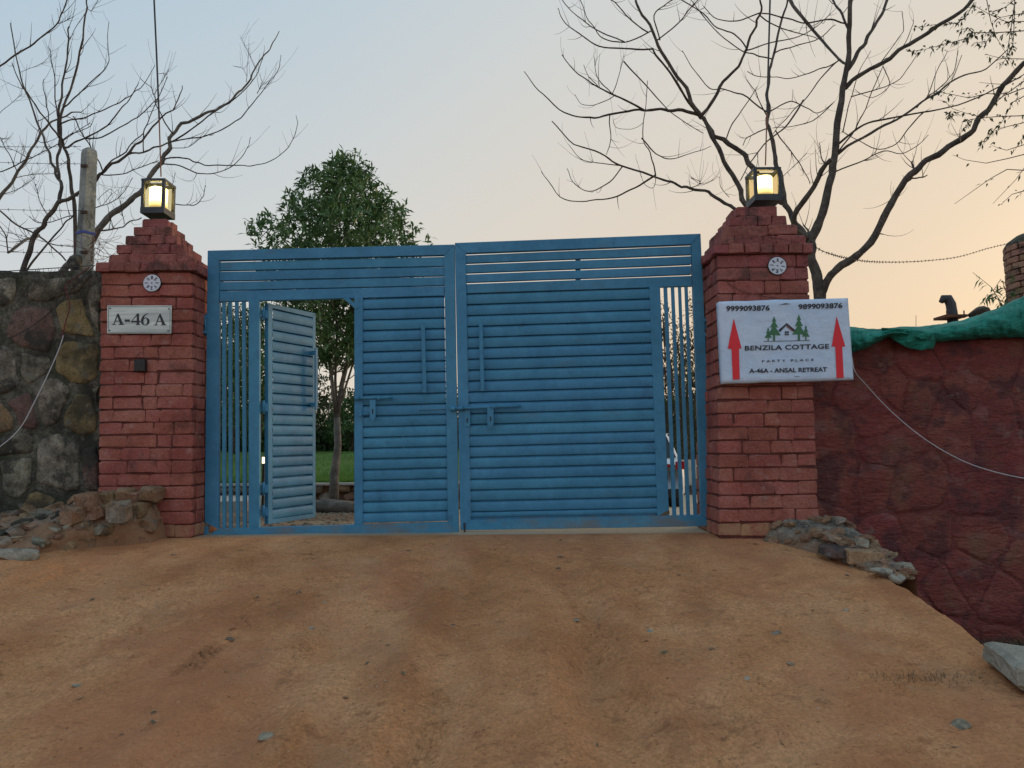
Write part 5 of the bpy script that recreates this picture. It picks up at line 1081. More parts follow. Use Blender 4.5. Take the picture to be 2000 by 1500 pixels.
# ------------------------------------------------------------------ bare trees (traced limbs with real depth)
def bare_tree(name, label, limbs, Y0, root, mats, seed, zoom, thick0=1.0, twigs=300, spread=1.0, tw_len=(.12, .45)):
    """limbs: (pixel polyline, start width px, end width px); each limb starts at the depth of the wood it leaves and drifts in depth"""
    t = thing(name, label, 'tree', tuple(root)); r = random.Random(seed); nodes = []; allseg = []
    for li, (pl, w0, w1) in enumerate(limbs):
        pts = [(zoom[0] + x / zoom[2], zoom[1] + y / zoom[2]) for x, y in pl]; Ys = Y0
        if nodes:
            b = min(nodes, key=lambda q: (q[0] - pts[0][0]) ** 2 + (q[1] - pts[0][1]) ** 2); b2 = min(nodes, key=lambda q: (q[0] - pts[-1][0]) ** 2 + (q[1] - pts[-1][1]) ** 2)
            d1 = math.dist(b[:2], pts[0]); d2 = math.dist(b2[:2], pts[-1])
            if d2 < d1 and d2 < 12: pts.reverse(); b = b2; w0, w1 = max(w0, w1), min(w0, w1)
            if math.dist(b[:2], pts[0]) < 60: Ys = b[2]
            if math.dist(b[:2], pts[0]) < 14: pts[0] = (b[0], b[1])
        drift = r.uniform(-1, 1) * spread if li else .1; n = len(pts); fine = []
        for i in range(n - 1):                      # Catmull-Rom through the traced points
            p0, p1, p2, p3 = pts[max(i - 1, 0)], pts[i], pts[i + 1], pts[min(i + 2, n - 1)]
            for k in range(5):
                s = k / 5; fine.append(tuple(.5 * ((2 * p1[c]) + (-p0[c] + p2[c]) * s + (2 * p0[c] - 5 * p1[c] + 4 * p2[c] - p3[c]) * s * s + (-p0[c] + 3 * p1[c] - 3 * p2[c] + p3[c]) * s ** 3) for c in (0, 1)))
        fine.append(pts[-1]); m = len(fine); P3 = []; rad = []
        for i, (px, py) in enumerate(fine):
            s = i / (m - 1); Yd = Ys + drift * s; kk = .6 + min(2.2, w0 / zoom[2] * .16); p = at(px + kk * (float(vnoise(i * .45, li, seed)) - .5) * 3, py + kk * (float(vnoise(i * .45 + 50, li, seed)) - .5) * 3, Yd); P3.append(p); D_ = p.y - CAM.y
            rad.append(max(.0028, (w0 + (w1 - w0) * s ** .8) / 2 / zoom[2] / F * D_ * r.uniform(.92, 1.10))); nodes.append((px, py, Yd))
        if pts[-1][1] < 3 or pts[-1][0] > 1997 or pts[-1][0] < 3:      # goes on growing outside the picture
            d = (P3[-1] - P3[-4]).normalized(); p = P3[-1]; q = rad[-1]
            for k in range(5): d = (d + Vector((r.uniform(-.15, .15), r.uniform(-.15, .15), .12))).normalized(); p = p + d * .25; q *= .75; P3.append(p); rad.append(max(.0025, q))
        nm = 'trunk' if li == 0 else ('branch' if w0 > 5 else 'twig'); MB().tube(P3, rad, 8 if w0 > 8 else 5).build(nm, MAT[mats[0] if w0 > 11 else mats[1]], t, True)
        allseg.append((P3, rad))
    mb = MB()
    for k in range(twigs):
        P3, rad = r.choice(allseg); i = int(len(P3) * r.uniform(.25, .99)); i = min(max(i, 1), len(P3) - 1)
        if rad[i] > .035: continue
        p = P3[i].copy(); d = (P3[i] - P3[i - 1]).normalized(); o = Vector((r.gauss(0, 1), r.gauss(0, 1) * .8, r.gauss(.25, 1))); d = (d * .7 + o.normalized() * .75).normalized(); L_ = r.uniform(*tw_len); n = 6; q = min(rad[i] * .55, .005); pts = [p]
        bend = Vector((r.uniform(-.1, .1), r.uniform(-.1, .1), .14))
        for j in range(n): d = (d + bend + Vector((r.uniform(-1, 1), r.uniform(-1, 1), r.uniform(-1, 1))) * .09).normalized(); p = p + d * L_ / n; pts.append(p.copy())
        mb.tube(pts, [max(.0011, q * (1 - .75 * j / n)) for j in range(n + 1)], 4, False)
    mb.build('fine_twigs', MAT['twig'], t, kind='stuff'); return t
RZ = (1000, 0, 2)
RL = [([(1205, 1290), (1203, 1180), (1185, 1080), (1165, 980), (1165, 930), (1205, 850), (1242, 700), (1265, 600), (1285, 400), (1312, 270), (1318, 120), (1320, -10)], 52, 17),
 ([(1208, 1160), (1240, 1085), (1310, 1030), (1400, 940), (1480, 790), (1560, 690), (1640, 620), (1750, 550), (1830, 470), (1900, 370), (1960, 290), (2010, 240)], 32, 20),
 ([(1165, 950), (1130, 900), (1088, 850), (1062, 760), (1050, 700), (1030, 640), (1010, 540), (1000, 440), (1005, 330), (1020, 230), (1050, 100), (1080, -8)], 28, 7),
 ([(1150, 930), (1095, 865), (1160, 750), (1240, 625)], 26, 18),
 ([(1080, 800), (1010, 760), (940, 650), (890, 590), (820, 545), (770, 505), (738, 458)], 24, 15),
 ([(1166, 985), (1090, 920), (1000, 860), (940, 830), (905, 780), (860, 680), (790, 550), (740, 455), (680, 350), (600, 230), (545, 120), (500, 30), (480, -10)], 28, 8),
 ([(740, 460), (700, 410), (650, 330), (600, 260), (545, 190)], 13, 7),
 ([(745, 452), (800, 360), (870, 270), (910, 200), (950, 100), (970, 50), (972, -5)], 15, 7),
 ([(1320, 345), (1400, 270), (1490, 215), (1600, 140), (1720, 70), (1810, -10)], 18, 14),
 ([(1318, 262), (1360, 190), (1400, 130), (1440, 60), (1468, -8)], 17, 11), ([(1314, 110), (1280, 40), (1248, -8)], 11, 7), ([(1305, 255), (1230, 180), (1150, 80), (1080, -8)], 14, 9),
 ([(1270, 590), (1400, 520), (1530, 450), (1650, 370), (1750, 300), (1850, 270), (1935, 195)], 12, 4), ([(1282, 550), (1370, 490), (1470, 463), (1640, 430), (1800, 390), (1910, 335), (1990, 300)], 9, 4),
 ([(1262, 600), (1340, 500), (1390, 400), (1450, 255)], 7, 3), ([(1262, 675), (1370, 630), (1450, 590), (1540, 597), (1630, 525)], 7, 2.5),
 ([(1290, 515), (1340, 540), (1420, 580), (1500, 560), (1550, 500), (1600, 420)], 6, 2.5), ([(1280, 500), (1320, 400), (1350, 290), (1400, 200)], 5, 2),
 ([(720, 455), (650, 432), (560, 428), (500, 432), (380, 445), (290, 463), (200, 440), (100, 350), (50, 280)], 15, 3),
 ([(520, 425), (420, 380), (340, 340), (260, 290), (195, 215)], 9, 3), ([(400, 380), (370, 345), (330, 290), (318, 220)], 5, 2.5), ([(400, 385), (340, 405), (280, 410), (245, 370)], 4, 2), ([(405, 350), (420, 290), (440, 215)], 4, 2), ([(330, 340), (300, 300), (280, 255)], 4, 2),
 ([(1168, 1000), (1060, 935), (960, 868), (900, 830), (850, 810), (780, 755), (700, 740), (640, 715), (560, 685), (430, 650), (340, 600), (240, 560), (150, 468)], 20, 4),
 ([(560, 690), (480, 730), (390, 770), (290, 785), (190, 770), (115, 668)], 8, 3), ([(440, 655), (380, 710), (300, 745), (240, 710), (218, 655)], 6, 2.5), ([(430, 650), (350, 640), (270, 620), (220, 565)], 5, 2), ([(370, 605), (385, 540), (388, 455)], 5, 2.5), ([(565, 685), (545, 610), (510, 540), (520, 430), (530, 318)], 6, 2.5),
 ([(690, 740), (735, 715), (695, 690)], 4, 2), ([(560, 690), (555, 730), (520, 725), (500, 670)], 3, 1.6), ([(520, 480), (470, 505), (410, 500), (395, 470)], 2.4, 1.2),
 ([(780, 570), (700, 600), (620, 620), (560, 600), (505, 535)], 6, 2.5), ([(545, 190), (440, 190), (340, 180), (260, 130), (210, 90), (178, 33)], 8, 3), ([(520, 130), (440, 165), (360, 150), (300, 80), (265, -5)], 6, 3), ([(450, 170), (350, 125), (250, 60), (190, -8)], 6, 3),
 ([(520, 130), (470, 80), (410, 20), (380, -8)], 6, 4), ([(580, 150), (640, 100), (700, 30), (735, -8)], 6, 4), ([(575, 160), (556, 60), (600, 20), (640, -8)], 6, 4),
 ([(750, 520), (680, 480), (600, 420), (520, 330), (445, 235)], 6, 2.5), ([(1000, 440), (900, 370), (830, 350), (770, 340), (700, 260), (663, 200)], 7, 2.5), ([(1010, 450), (960, 380), (945, 345), (915, 310)], 5, 2.5), ([(1015, 240), (960, 215), (900, 200), (830, 150), (760, 80), (700, 0)], 6, 3),
 ([(1025, 215), (1100, 180), (1200, 150), (1262, 95)], 6, 3), ([(915, 200), (1000, 170), (1100, 150), (1180, 110), (1245, 55)], 6, 3), ([(1010, 430), (1080, 395), (1150, 420), (1200, 440), (1262, 398)], 6, 2.5), ([(1020, 520), (1080, 450), (1150, 380), (1220, 290), (1272, 235)], 6, 3),
 ([(1020, 500), (1100, 490), (1180, 470), (1245, 405)], 5, 2.5), ([(1030, 510), (1090, 590), (1130, 650), (1165, 720)], 5, 3), ([(890, 705), (930, 640), (980, 570), (1060, 500), (1130, 400)], 8, 4),
 ([(840, 540), (860, 480), (920, 400), (960, 340)], 6, 3), ([(900, 570), (930, 530), (1000, 500)], 6, 3), ([(972, 60), (1050, 110), (1120, 130), (1195, 150)], 6, 3), ([(980, 50), (1060, 70), (1150, 90), (1240, 75), (1305, 100)], 7, 5), ([(970, 50), (880, 80), (800, 75), (745, 25)], 6, 3),
 ([(920, 190), (870, 130), (800, 110), (730, 40), (650, -8)], 6, 4), ([(1010, 300), (1080, 305), (1150, 290), (1230, 260), (1275, 225)], 6, 3), ([(920, 280), (960, 300), (1010, 305)], 4, 3),
 ([(1580, 430), (1620, 380), (1660, 280), (1700, 200)], 5, 2.5), ([(1600, 415), (1670, 340), (1720, 290), (1745, 195)], 5, 2.5), ([(1620, 395), (1700, 340), (1760, 215)], 4, 2.5), ([(1430, 225), (1500, 160), (1530, 110), (1525, 45)], 4, 2.5), ([(1440, 240), (1520, 190), (1555, 130), (1568, 80)], 4, 2.5),
 ([(1450, 260), (1475, 330), (1410, 380), (1340, 350)], 4, 2), ([(1330, 370), (1420, 350), (1500, 320), (1560, 250), (1585, 200)], 5, 2.5), ([(1545, 700), (1568, 680), (1563, 632)], 9, 7), ([(1570, 700), (1600, 695), (1620, 685)], 7, 4), ([(1480, 795), (1484, 770)], 6, 4), ([(1420, 930), (1450, 918)], 6, 4), ([(1735, 545), (1745, 520)], 5, 3), ([(1180, 930), (1155, 900), (1132, 872)], 14, 4),
 ([(1250, 640), (1215, 630), (1200, 560)], 8, 3), ([(850, 770), (820, 740), (810, 690)], 3, 2), ([(790, 700), (740, 720), (700, 690)], 3, 2), ([(1040, 700), (1100, 650), (1150, 600)], 3, 2)]
bare_tree('bare_tree', 'large leafless spreading tree behind the banner pillar', RL, 2.0, (at(1602, 640, 2).x, 2, 0), ('bark', 'twig'), 4, RZ, twigs=300)
LZ = (0, 0, 3)
LA = [([(90, 1700), (150, 1520), (210, 1380), (270, 1290), (350, 1190), (440, 1140), (540, 1070), (600, 1010), (700, 940), (770, 880), (840, 800), (920, 720), (980, 670), (1040, 580), (1065, 500)], 34, 5),
 ([(352, 800), (380, 870), (400, 960), (420, 1100), (440, 1250), (450, 1640)], 14, 24),
 ([(350, 1190), (355, 1100), (345, 1050), (320, 1000), (290, 900), (240, 780), (180, 620), (130, 480), (95, 330), (65, 135)], 22, 6), ([(345, 1050), (335, 950), (350, 850), (345, 700), (360, 560), (380, 400), (400, 250), (405, 155)], 18, 8),
 ([(345, 850), (360, 680), (400, 560), (450, 400), (485, 230), (500, 80), (512, -8)], 16, 8), ([(350, 800), (300, 740), (220, 640), (160, 550), (110, 480), (70, 365)], 12, 5), ([(345, 700), (330, 620), (320, 480), (305, 360), (285, 270)], 9, 4), ([(300, 715), (280, 650), (260, 540), (255, 465)], 7, 4),
 ([(380, 640), (440, 570), (520, 490), (590, 430), (635, 360), (632, 240), (642, 130)], 9, 3), ([(360, 730), (420, 705), (520, 680), (640, 630), (740, 580), (800, 530), (850, 480), (905, 385)], 10, 3), ([(370, 820), (430, 780), (510, 755), (540, 730)], 7, 4),
 ([(390, 870), (450, 830), (560, 780), (660, 700), (720, 630), (780, 550), (810, 480)], 12, 4), ([(500, 850), (600, 800), (720, 740), (800, 690), (860, 640), (930, 560), (985, 450)], 9, 4), ([(610, 1005), (640, 950), (720, 900), (780, 830), (840, 780)], 9, 6),
 ([(760, 925), (840, 890), (920, 860), (1030, 830), (1180, 800), (1300, 760), (1400, 700), (1470, 620), (1530, 540), (1590, 460), (1640, 380), (1650, 320)], 12, 3), ([(835, 890), (840, 800), (870, 700), (915, 600), (930, 540)], 8, 4), ([(600, 1035), (700, 1020), (800, 990), (930, 945)], 8, 5),
 ([(430, 680), (480, 780), (540, 880), (600, 1000)], 7, 8), ([(120, 1640), (200, 1520), (300, 1400), (380, 1310), (430, 1260)], 14, 7), ([(210, 1080), (230, 1160), (275, 1255)], 4, 6), ([(170, 1270), (230, 1310), (330, 1290), (430, 1260)], 4, 6), ([(505, 30), (540, 60), (575, -5)], 5, 3), ([(405, 240), (450, 150), (490, 80)], 4, 3), ([(570, 1170), (640, 1110), (660, 1120)], 4, 2), ([(120, 430), (180, 400), (250, 370)], 3, 1.5)]
LB = [([(270, 1740), (400, 1560), (560, 1370), (640, 1270), (750, 1190), (830, 1110), (900, 1010), (960, 920), (1000, 840), (1010, 790), (1080, 720), (1200, 660), (1300, 620), (1400, 540), (1470, 440), (1540, 340), (1590, 260), (1645, 170)], 44, 4),
 ([(1005, 840), (1100, 770), (1200, 700), (1300, 630), (1400, 560), (1480, 470), (1545, 345)], 10, 4), ([(1010, 790), (960, 700), (910, 590), (890, 520), (820, 460)], 9, 3), ([(960, 940), (1040, 920), (1120, 940), (1200, 965), (1330, 970), (1430, 972), (1530, 960), (1640, 910), (1710, 830), (1740, 740), (1735, 675)], 10, 3),
 ([(950, 960), (1050, 970), (1130, 1005), (1230, 1020), (1330, 990), (1410, 930), (1450, 860), (1467, 803)], 9, 3), ([(560, 1340), (640, 1350), (710, 1330), (760, 1300), (830, 1275)], 10, 6), ([(725, 1310), (712, 1230), (700, 1170)], 5, 3), ([(550, 1220), (640, 1190), (700, 1150), (750, 1090), (775, 1040)], 6, 3),
 ([(1010, 1190), (1080, 1205), (1150, 1195), (1190, 1150), (1207, 1088)], 7, 4), ([(1010, 890), (1100, 860), (1190, 800), (1250, 790)], 5, 3), ([(1500, 400), (1450, 300), (1410, 220)], 4, 2), ([(1445, 480), (1450, 380), (1455, 280)], 4, 2), ([(1450, 440), (1420, 400), (1370, 390)], 3, 2), ([(1510, 545), (1540, 480)], 5, 4), ([(1000, 1100), (1020, 1050), (1030, 1010)], 4, 2), ([(930, 430), (965, 445), (935, 560)], 3, 5), ([(550, 1250), (600, 1200), (655, 1130)], 4, 3)]
LC = [([(-60, 1230), (0, 1155), (90, 1040), (170, 900), (240, 780), (300, 710), (400, 670), (470, 660)], 24, 7), ([(-20, 1230), (90, 1310), (200, 1370), (300, 1440), (390, 1530)], 10, 9), ([(50, 1480), (150, 1410), (230, 1350)], 14, 18),
 ([(-10, 1310), (30, 1380), (45, 1500)], 6, 8), ([(110, 1045), (220, 1020), (320, 1020)], 5, 3), ([(0, 808), (50, 900), (105, 1000)], 6, 5), ([(-10, 860), (90, 885), (150, 920), (175, 955)], 5, 3), ([(-10, 1010), (60, 980), (160, 935), (300, 870), (420, 790), (530, 725)], 8, 4), ([(20, 1140), (110, 1110), (205, 1040)], 5, 3)]
LD = [([(-60, 410), (0, 383), (100, 320), (220, 240), (320, 155), (360, 80), (395, -8)], 12, 7), ([(330, 145), (380, 120), (432, 100)], 5, 3), ([(-20, 680), (70, 600), (130, 550)], 4, 2)]
bare_tree('bare_tree', 'dark leafless tree behind the concrete fence post', LA, 1.6, (at(60, 600, 1.6).x, 1.6, 0), ('bark', 'twig'), 14, LZ, twigs=150, spread=.8)
bare_tree('bare_tree', 'leafless tree leaning right behind the left lantern', LB, 2.4, (at(130, 600, 2.4).x, 2.4, 0), ('bark_pale', 'twig'), 24, LZ, twigs=110, spread=.7)
bare_tree('bare_tree', 'leafless grey limbed tree at the far left beyond the barbed wire', LC, 2.9, (at(-20, 600, 2.9).x, 2.9, 0), ('bark_pale', 'bark'), 34, LZ, twigs=110, spread=.7)
d_ = bare_tree('bare_tree', 'leafless tree off the left side reaching in with one high branch', LD, 2.2, (-6.6, 2.2, 0), ('bark', 'twig'), 44, LZ, twigs=26, spread=.3)
e_ = at(-20, 390, 2.2); MB().tube([(-6.6, 2.2, -.3), (-6.55, 2.2, 1.2), (-6.2, 2.2, 2.5), tuple(e_)], [.11, .09, .05, .014], 8).build('lower_trunk', MAT['bark'], d_, True)

# ---- leafy sprays hanging in from the right
sv = thing('leafy_tree', 'tree off the right side whose thin leafy sprays hang over the top right corner', 'tree', (7.4, 1.2, -.9))
MB().tube([(7.4, 1.2, -1.2), (7.3, 1.2, 1.5), (6.9, 1.1, 3.2), (6.3, 1.0, 4.6)], [.16, .14, .11, .06], 9).build('trunk', MAT['bark'], sv, True)
SP = [[(1125, 160), (1000, 165), (930, 130), (850, 90), (760, 45), (700, 60)], [(1125, 225), (900, 240), (750, 240), (720, 280), (640, 300), (560, 315), (480, 345), (380, 370), (280, 378)], [(760, 20), (700, 120), (640, 165), (560, 175), (480, 180), (400, 190), (320, 202)], [(850, -10), (880, 150), (920, 270), (1000, 400), (1062, 530)],
      [(750, 240), (720, 205), (640, 228)], [(1125, 600), (1000, 690), (850, 690), (720, 715), (600, 690), (500, 680), (430, 690)], [(1125, 640), (980, 700), (900, 760), (830, 850), (720, 880), (700, 930)], [(1125, 850), (950, 850), (830, 860), (700, 830), (600, 800), (540, 740)], [(1125, 700), (1040, 750), (960, 900), (850, 1000), (815, 1085)],
      [(1125, 1130), (1000, 1165), (850, 1195), (690, 1170), (600, 1130)], [(1125, 1060), (1000, 1100), (930, 1085), (880, 1060)], [(1125, 1250), (1000, 1240), (880, 1310), (760, 1390), (620, 1490)], [(1125, 1230), (1060, 1320), (900, 1490)], [(1125, 540), (1000, 620), (900, 610), (800, 607)], [(1125, 430), (960, 425), (840, 400)],
      [(1060, -10), (980, 60), (900, 80), (860, 75)], [(1125, 100), (1050, 110), (960, 130), (900, 110)], [(1125, 900), (1000, 925), (900, 960), (840, 1040)], [(1050, 230), (1045, 330), (1030, 380)], [(1000, 400), (990, 440), (960, 470)], [(580, 820), (570, 870), (600, 830)], [(1125, 1400), (1040, 1420), (960, 1500)], [(1125, 1000), (1090, 1040), (1060, 1100)], [(900, 240), (850, 300), (760, 315)]]
r = random.Random(9); mb = MB(); LP_, LD_ = [], []
for si, s_ in enumerate(SP):
    Ya = r.uniform(.2, 1.6); P3 = []
    s_ = [(x + r.uniform(-4, 4), y + r.uniform(-4, 4)) for x, y in s_]
    for i, (x, y) in enumerate(s_): P3.append(at(1700 + x / 3.75, y / 3.75, Ya - .08 * i))
    if s_[0][0] > 1000: P3.insert(0, P3[0] + (P3[0] - P3[1]).normalized() * .9 + Vector((0, 0, .3)))
    fine = []
    for i in range(len(P3) - 1):
        for k in range(6): fine.append(P3[i].lerp(P3[i + 1], k / 6))
    fine.append(P3[-1]); m = len(fine); mb.tube(fine, [.0055 * (1 - .7 * i / m) for i in range(m)], 4, False)
    dens = [.55, 1.1, 1.0, .35, .9, .6, .9, .6, .9, .05, .1, .10, .05, .2, .3, .9, .5, .6, .9, 1.2, 1.5, .3, .4, 1.1][si]
    for i in range(m - 1):
        for q_ in range(3):
            if r.random() < dens * .55:
                LP_.append(tuple(fine[i].lerp(fine[i + 1], r.random()) + Vector((r.gauss(0, .012), r.gauss(0, .02), r.gauss(0, .012))))); dd = (fine[i + 1] - fine[i]).normalized(); LD_.append((dd.x + r.gauss(0, .7), dd.y + r.gauss(0, .7), dd.z + r.gauss(-.35, .7)))
mb.build('sprays', MAT['twig'], sv, kind='stuff')
V, Fc = leaf_cloud(np.array(LP_), np.array(LD_), .055, .011, 5, .2); link('leaves', big_mesh('leaves', V, Fc), MAT['leaf_dim'], sv, kind='stuff')

# ------------------------------------------------------------------ concrete fence post and wires
pp = at(165, 520, .16); PXY = (pp.x, .16); ptop = at(163, 290, .16).z
fp = thing('fence_post', 'weathered concrete fence post with a blue strap behind the stone wall', 'fence post', (pp.x, .16, wl_top - .3))
c_, s_n = math.cos(D2R(-28)), math.sin(D2R(-28)); hw = .050; v = []; f = []
for (z, k) in ((wl_top - .4, 1.06), (wl_top + .3, 1.0), (ptop - .05, .92), (ptop - .015, .8), (ptop, .5)):
    for (a, b) in ((-1, -1), (1, -1), (1, 1), (-1, 1)): v.append((pp.x + (a * c_ - b * s_n) * hw * k + .03 * (ptop - z) * 0, .16 + (a * s_n + b * c_) * hw * k, z))
for i in range(4):
    for k in range(4): f.append((i * 4 + k, i * 4 + (k + 1) % 4, i * 4 + 4 + (k + 1) % 4, i * 4 + 4 + k))
f.append((16, 17, 18, 19)); MB().add(v, f).build('shaft', MAT['concrete'], fp)
MAT['strap'] = material('blue_strap', [(0.02, 0.06, 0.32)], rough=.6, bump=0)
zb = at(163, 456, .16).z; v = []
for z in (zb - .012, zb + .010): v += [(pp.x + (a * c_ - b * s_n) * hw * 1.10, .16 + (a * s_n + b * c_) * hw * 1.10, z) for (a, b) in ((-1, -1), (1, -1), (1, 1), (-1, 1))]
MB().add(v, [(0, 1, 5, 4), (1, 2, 6, 5), (2, 3, 7, 6), (3, 0, 4, 7)]).build('strap', MAT['strap'], fp)
for y in (320, 411, 490): q_ = at(160, y, .05); MB().box(q_.x - .035, q_.x + .02, .085, .105, q_.z - .012, q_.z + .012).build('wire_tie', MAT['wire'], fp)
st_ = at(150, 508, .10); tag(rock('coping_stone', 'stone_grey', (st_.x, st_.y + .03, st_.z - .05), (.18, .24, .22), None, 3, .2), 'rounded grey stone mortared against the foot of the fence post', 'stone')
def barbed(pts, label, seed, rad=.0022, step=.085, name='barbed_wire'):
    r = random.Random(seed); mb = MB(); fine = []
    pts = [Vector(p) for p in pts]
    for i in range(len(pts) - 1):
        p0, p1, p2, p3 = pts[max(i - 1, 0)], pts[i], pts[i + 1], pts[min(i + 2, len(pts) - 1)]
        for k in range(10):
            s = k / 10; fine.append(.5 * ((2 * p1) + (-p0 + p2) * s + (2 * p0 - 5 * p1 + 4 * p2 - p3) * s * s + (-p0 + 3 * p1 - 3 * p2 + p3) * s ** 3))
    fine.append(pts[-1]); mb.tube(fine, rad, 5, False); acc = 0
    for i in range(len(fine) - 1):
        acc += (fine[i + 1] - fine[i]).length
        if acc > step:
            acc = 0; p = fine[i]
            for s in (-1, 1): o = Vector((r.uniform(-.4, .4), r.uniform(-1, 1), s * r.uniform(.5, 1))).normalized() * .016; mb.tube([p - o * .6 + Vector((s * .003, 0, 0)), p + o], rad * .8, 4, False)
    return tag(mb.build(name, MAT['wire'], None), label, 'barbed wire', 'barbed wire strands')
for i, (ya, yb, lab) in enumerate([(284, 286, 'top barbed wire strand left of the concrete post'), (314, 320, 'second barbed wire strand from the top at the concrete post'), (406, 411, 'third barbed wire strand from the top at the concrete post'), (490, 492, 'lowest straight barbed wire strand just above the stone wall')]):
    barbed([at(-260, ya - 2, .13), at(-100, ya, .11), at(60, (ya + yb) / 2 + 2, .1), at(158, yb, .09)], lab, i)
barbed([at(-200, 430, .2), at(-20, 448, .2), at(60, 465, .2), at(110, 478, .18), at(160, 482, .14), at(185, 470, .1)], 'sagging barbed wire strand crossing below the blue strap', 9)
barbed([at(1575, 462, -.3), at(1600, 487, -.2), at(1640, 501, .3), at(1680, 509, .9), at(1730, 512, 1.6), at(1800, 510, 2.4), at(1870, 502, 3.2), at(1930, 485, 3.8), at(1985, 472, 4.1)], 'barbed wire sagging from the banner pillar to the round brick tower', 12, .0035, .07)
barbed([at(1408, 474, YR - .05), at(1440, 466, YR - .03), at(1500, 464, YR - .02), at(1560, 474, YR - .06)], 'barbed wire lying over the cap courses of the banner pillar', 13, .0018, .06)
def wavy(name, pts, rad, mat, label, cat='cable', group=None):
    pts = [Vector(p) for p in pts]; fine = []
    for i in range(len(pts) - 1):
        p0, p1, p2, p3 = pts[max(i - 1, 0)], pts[i], pts[i + 1], pts[min(i + 2, len(pts) - 1)]
        for k in range(8):
            s = k / 8; fine.append(.5 * ((2 * p1) + (-p0 + p2) * s + (2 * p0 - 5 * p1 + 4 * p2 - p3) * s * s + (-p0 + 3 * p1 - 3 * p2 + p3) * s ** 3))
    fine.append(pts[-1]); return tag(MB().tube(fine, rad, 6).build(name, MAT[mat], None, True), label, cat, group)
YW = -.115
wavy('white_cable', [at(124, 655, YW), at(116, 680, YW), at(98, 722, YW - .01), at(70, 780, YW - .02), at(40, 835, YW - .02), at(0, 872, YW - .02), at(-60, 905, YW)], .0045, 'cable_white', 'white cable curving down across the dark stone wall')
wavy('red_cable', [at(120, 660, YW), at(128, 630, YW), at(136, 595, YW), at(128, 560, YW), at(150, 540, YW), at(175, 522, YW)], .0045, 'cable_red', 'dark red cable rising to the top of the dark stone wall')
wavy('black_cable', [at(-40, 680, YW), at(0, 668, YW), at(50, 645, YW), at(95, 612, YW), at(125, 582, YW), at(160, 545, YW), at(185, 518, YW)], .0035, 'cable_black', 'thin black cable slanting over the dark stone wall')
wavy('black_cable', [at(-40, 533, -.1), at(40, 528, -.1), at(100, 524, -.1), at(150, 521, -.1), at(182, 518, -.2)], .004, 'cable_black', 'thin black cable lying along the top of the dark stone wall')
wavy('white_cable', [at(1664, 700, YB + .08), at(1670, 726, YB + .1), at(1690, 750, -.3), at(1740, 803, -.16), at(1800, 853, -.14), at(1860, 890, -.14), at(1920, 915, -.14), at(2000, 934, -.14), at(2080, 940, -.1)], .0042, 'cable_white', 'white cable running from behind the banner down the maroon wall')
wavy('hanging_wire', [at(1415, 545, YR - .01), at(1432, 560, YR - .015), at(1460, 572, YR - .015), at(1500, 580, YR - .015), at(1530, 585, YR - .015)], .0022, 'wire', 'thin rusty wire drooping on the banner pillar above the banner', 'wire')
# dry creeper and red wire tangle by the post
r = random.Random(17); mb = MB()
for i in range(46):
    p = at(r.uniform(176, 192), r.uniform(455, 520), .02); pts = [p]; d = Vector((r.uniform(-.4, 1), r.uniform(-.5, .3), r.uniform(-.6, .8))).normalized()
    for k in range(9): d = (d + Vector((r.uniform(-1, 1), r.uniform(-.6, .6), r.uniform(-1, .8))) * .38).normalized(); p = p + d * r.uniform(.018, .04); pts.append(p.copy())
    mb.tube(pts, .0015, 4, False)
tag(mb.build('dry_creeper', MAT['rust'], None, kind='stuff'), 'tangle of dry reddish creeper stems between fence post and pillar', 'creeper')
mb = MB()
for i in range(34):
    px0 = r.uniform(60, 190); p = at(px0, 526 + r.uniform(-3, 3), YW); pts = [p]; d = Vector((r.uniform(-.6, .6), -.05, -.9)).normalized()
    for k in range(r.randrange(5, 14)): d = (d + Vector((r.uniform(-1, 1) * .35, 0, r.uniform(-1, .6) * .3))).normalized(); d.y = 0; p = p + d * .032; pts.append(p + Vector((0, r.uniform(-.012, 0), 0)))
    mb.tube(pts, .0018, 4, False)
tag(mb.build('dry_creeper', MAT['twig'], None, kind='stuff'), 'dead creeper stems clinging to the top of the dark stone wall', 'creeper')

# ------------------------------------------------------------------ green shade net on the maroon wall
gn = thing('shade_net', 'green shade net bundled along the top of the maroon wall', 'net', (at(1830, 650, -.1).x, -.1, wr_top))
xs_p = [1640, 1662, 1690, 1715, 1735, 1760, 1800, 1840, 1880, 1930, 1965, 2000, 2100, 2300]; tp_ = [634, 637, 641, 643, 641, 638, 638, 633, 625, 609, 594, 577, 570, 575]; bt_ = [695, 690, 680, 668, 658, 655, 668, 668, 663, 660, 660, 659, 658, 655]
nu, nv = 220, 30; v = []; f = []
for i in range(nu):
    px = 1640 + (2300 - 1640) * i / (nu - 1); a = np.interp(px, xs_p, tp_); b = np.interp(px, xs_p, bt_)
    for j in range(nv):
        th = 2 * math.pi * j / nv; cy = (a + b) / 2; hh = (b - a) / 2; n1 = float(fbm(px * .028 + 3 * math.cos(th), 3 + 3 * math.sin(th) + px * .012, 4, 5)) - .45; n2 = float(fbm(px * .12 + 2 * math.cos(th), px * .02 + 2 * math.sin(th), 3, 15)) - .45
        n3 = float(fbm(px * .05, th * 3.2 + px * .03, 3, 25)) - .45; k = 1 + .4 * n1 + .3 * n2 + .35 * n3; Yd = -.10 - .16 * math.cos(th) * k; p = at(px, cy - hh * math.sin(th) * (1 + .18 * n1 + .16 * n2), Yd if px < 9999 else 0); v.append(p)
for i in range(nu - 1):
    for j in range(nv): a = i * nv + j; b = i * nv + (j + 1) % nv; f.append((a, b, b + nv, a + nv))
MB().add(v, f).build('bundle', MAT['net'], gn, True)
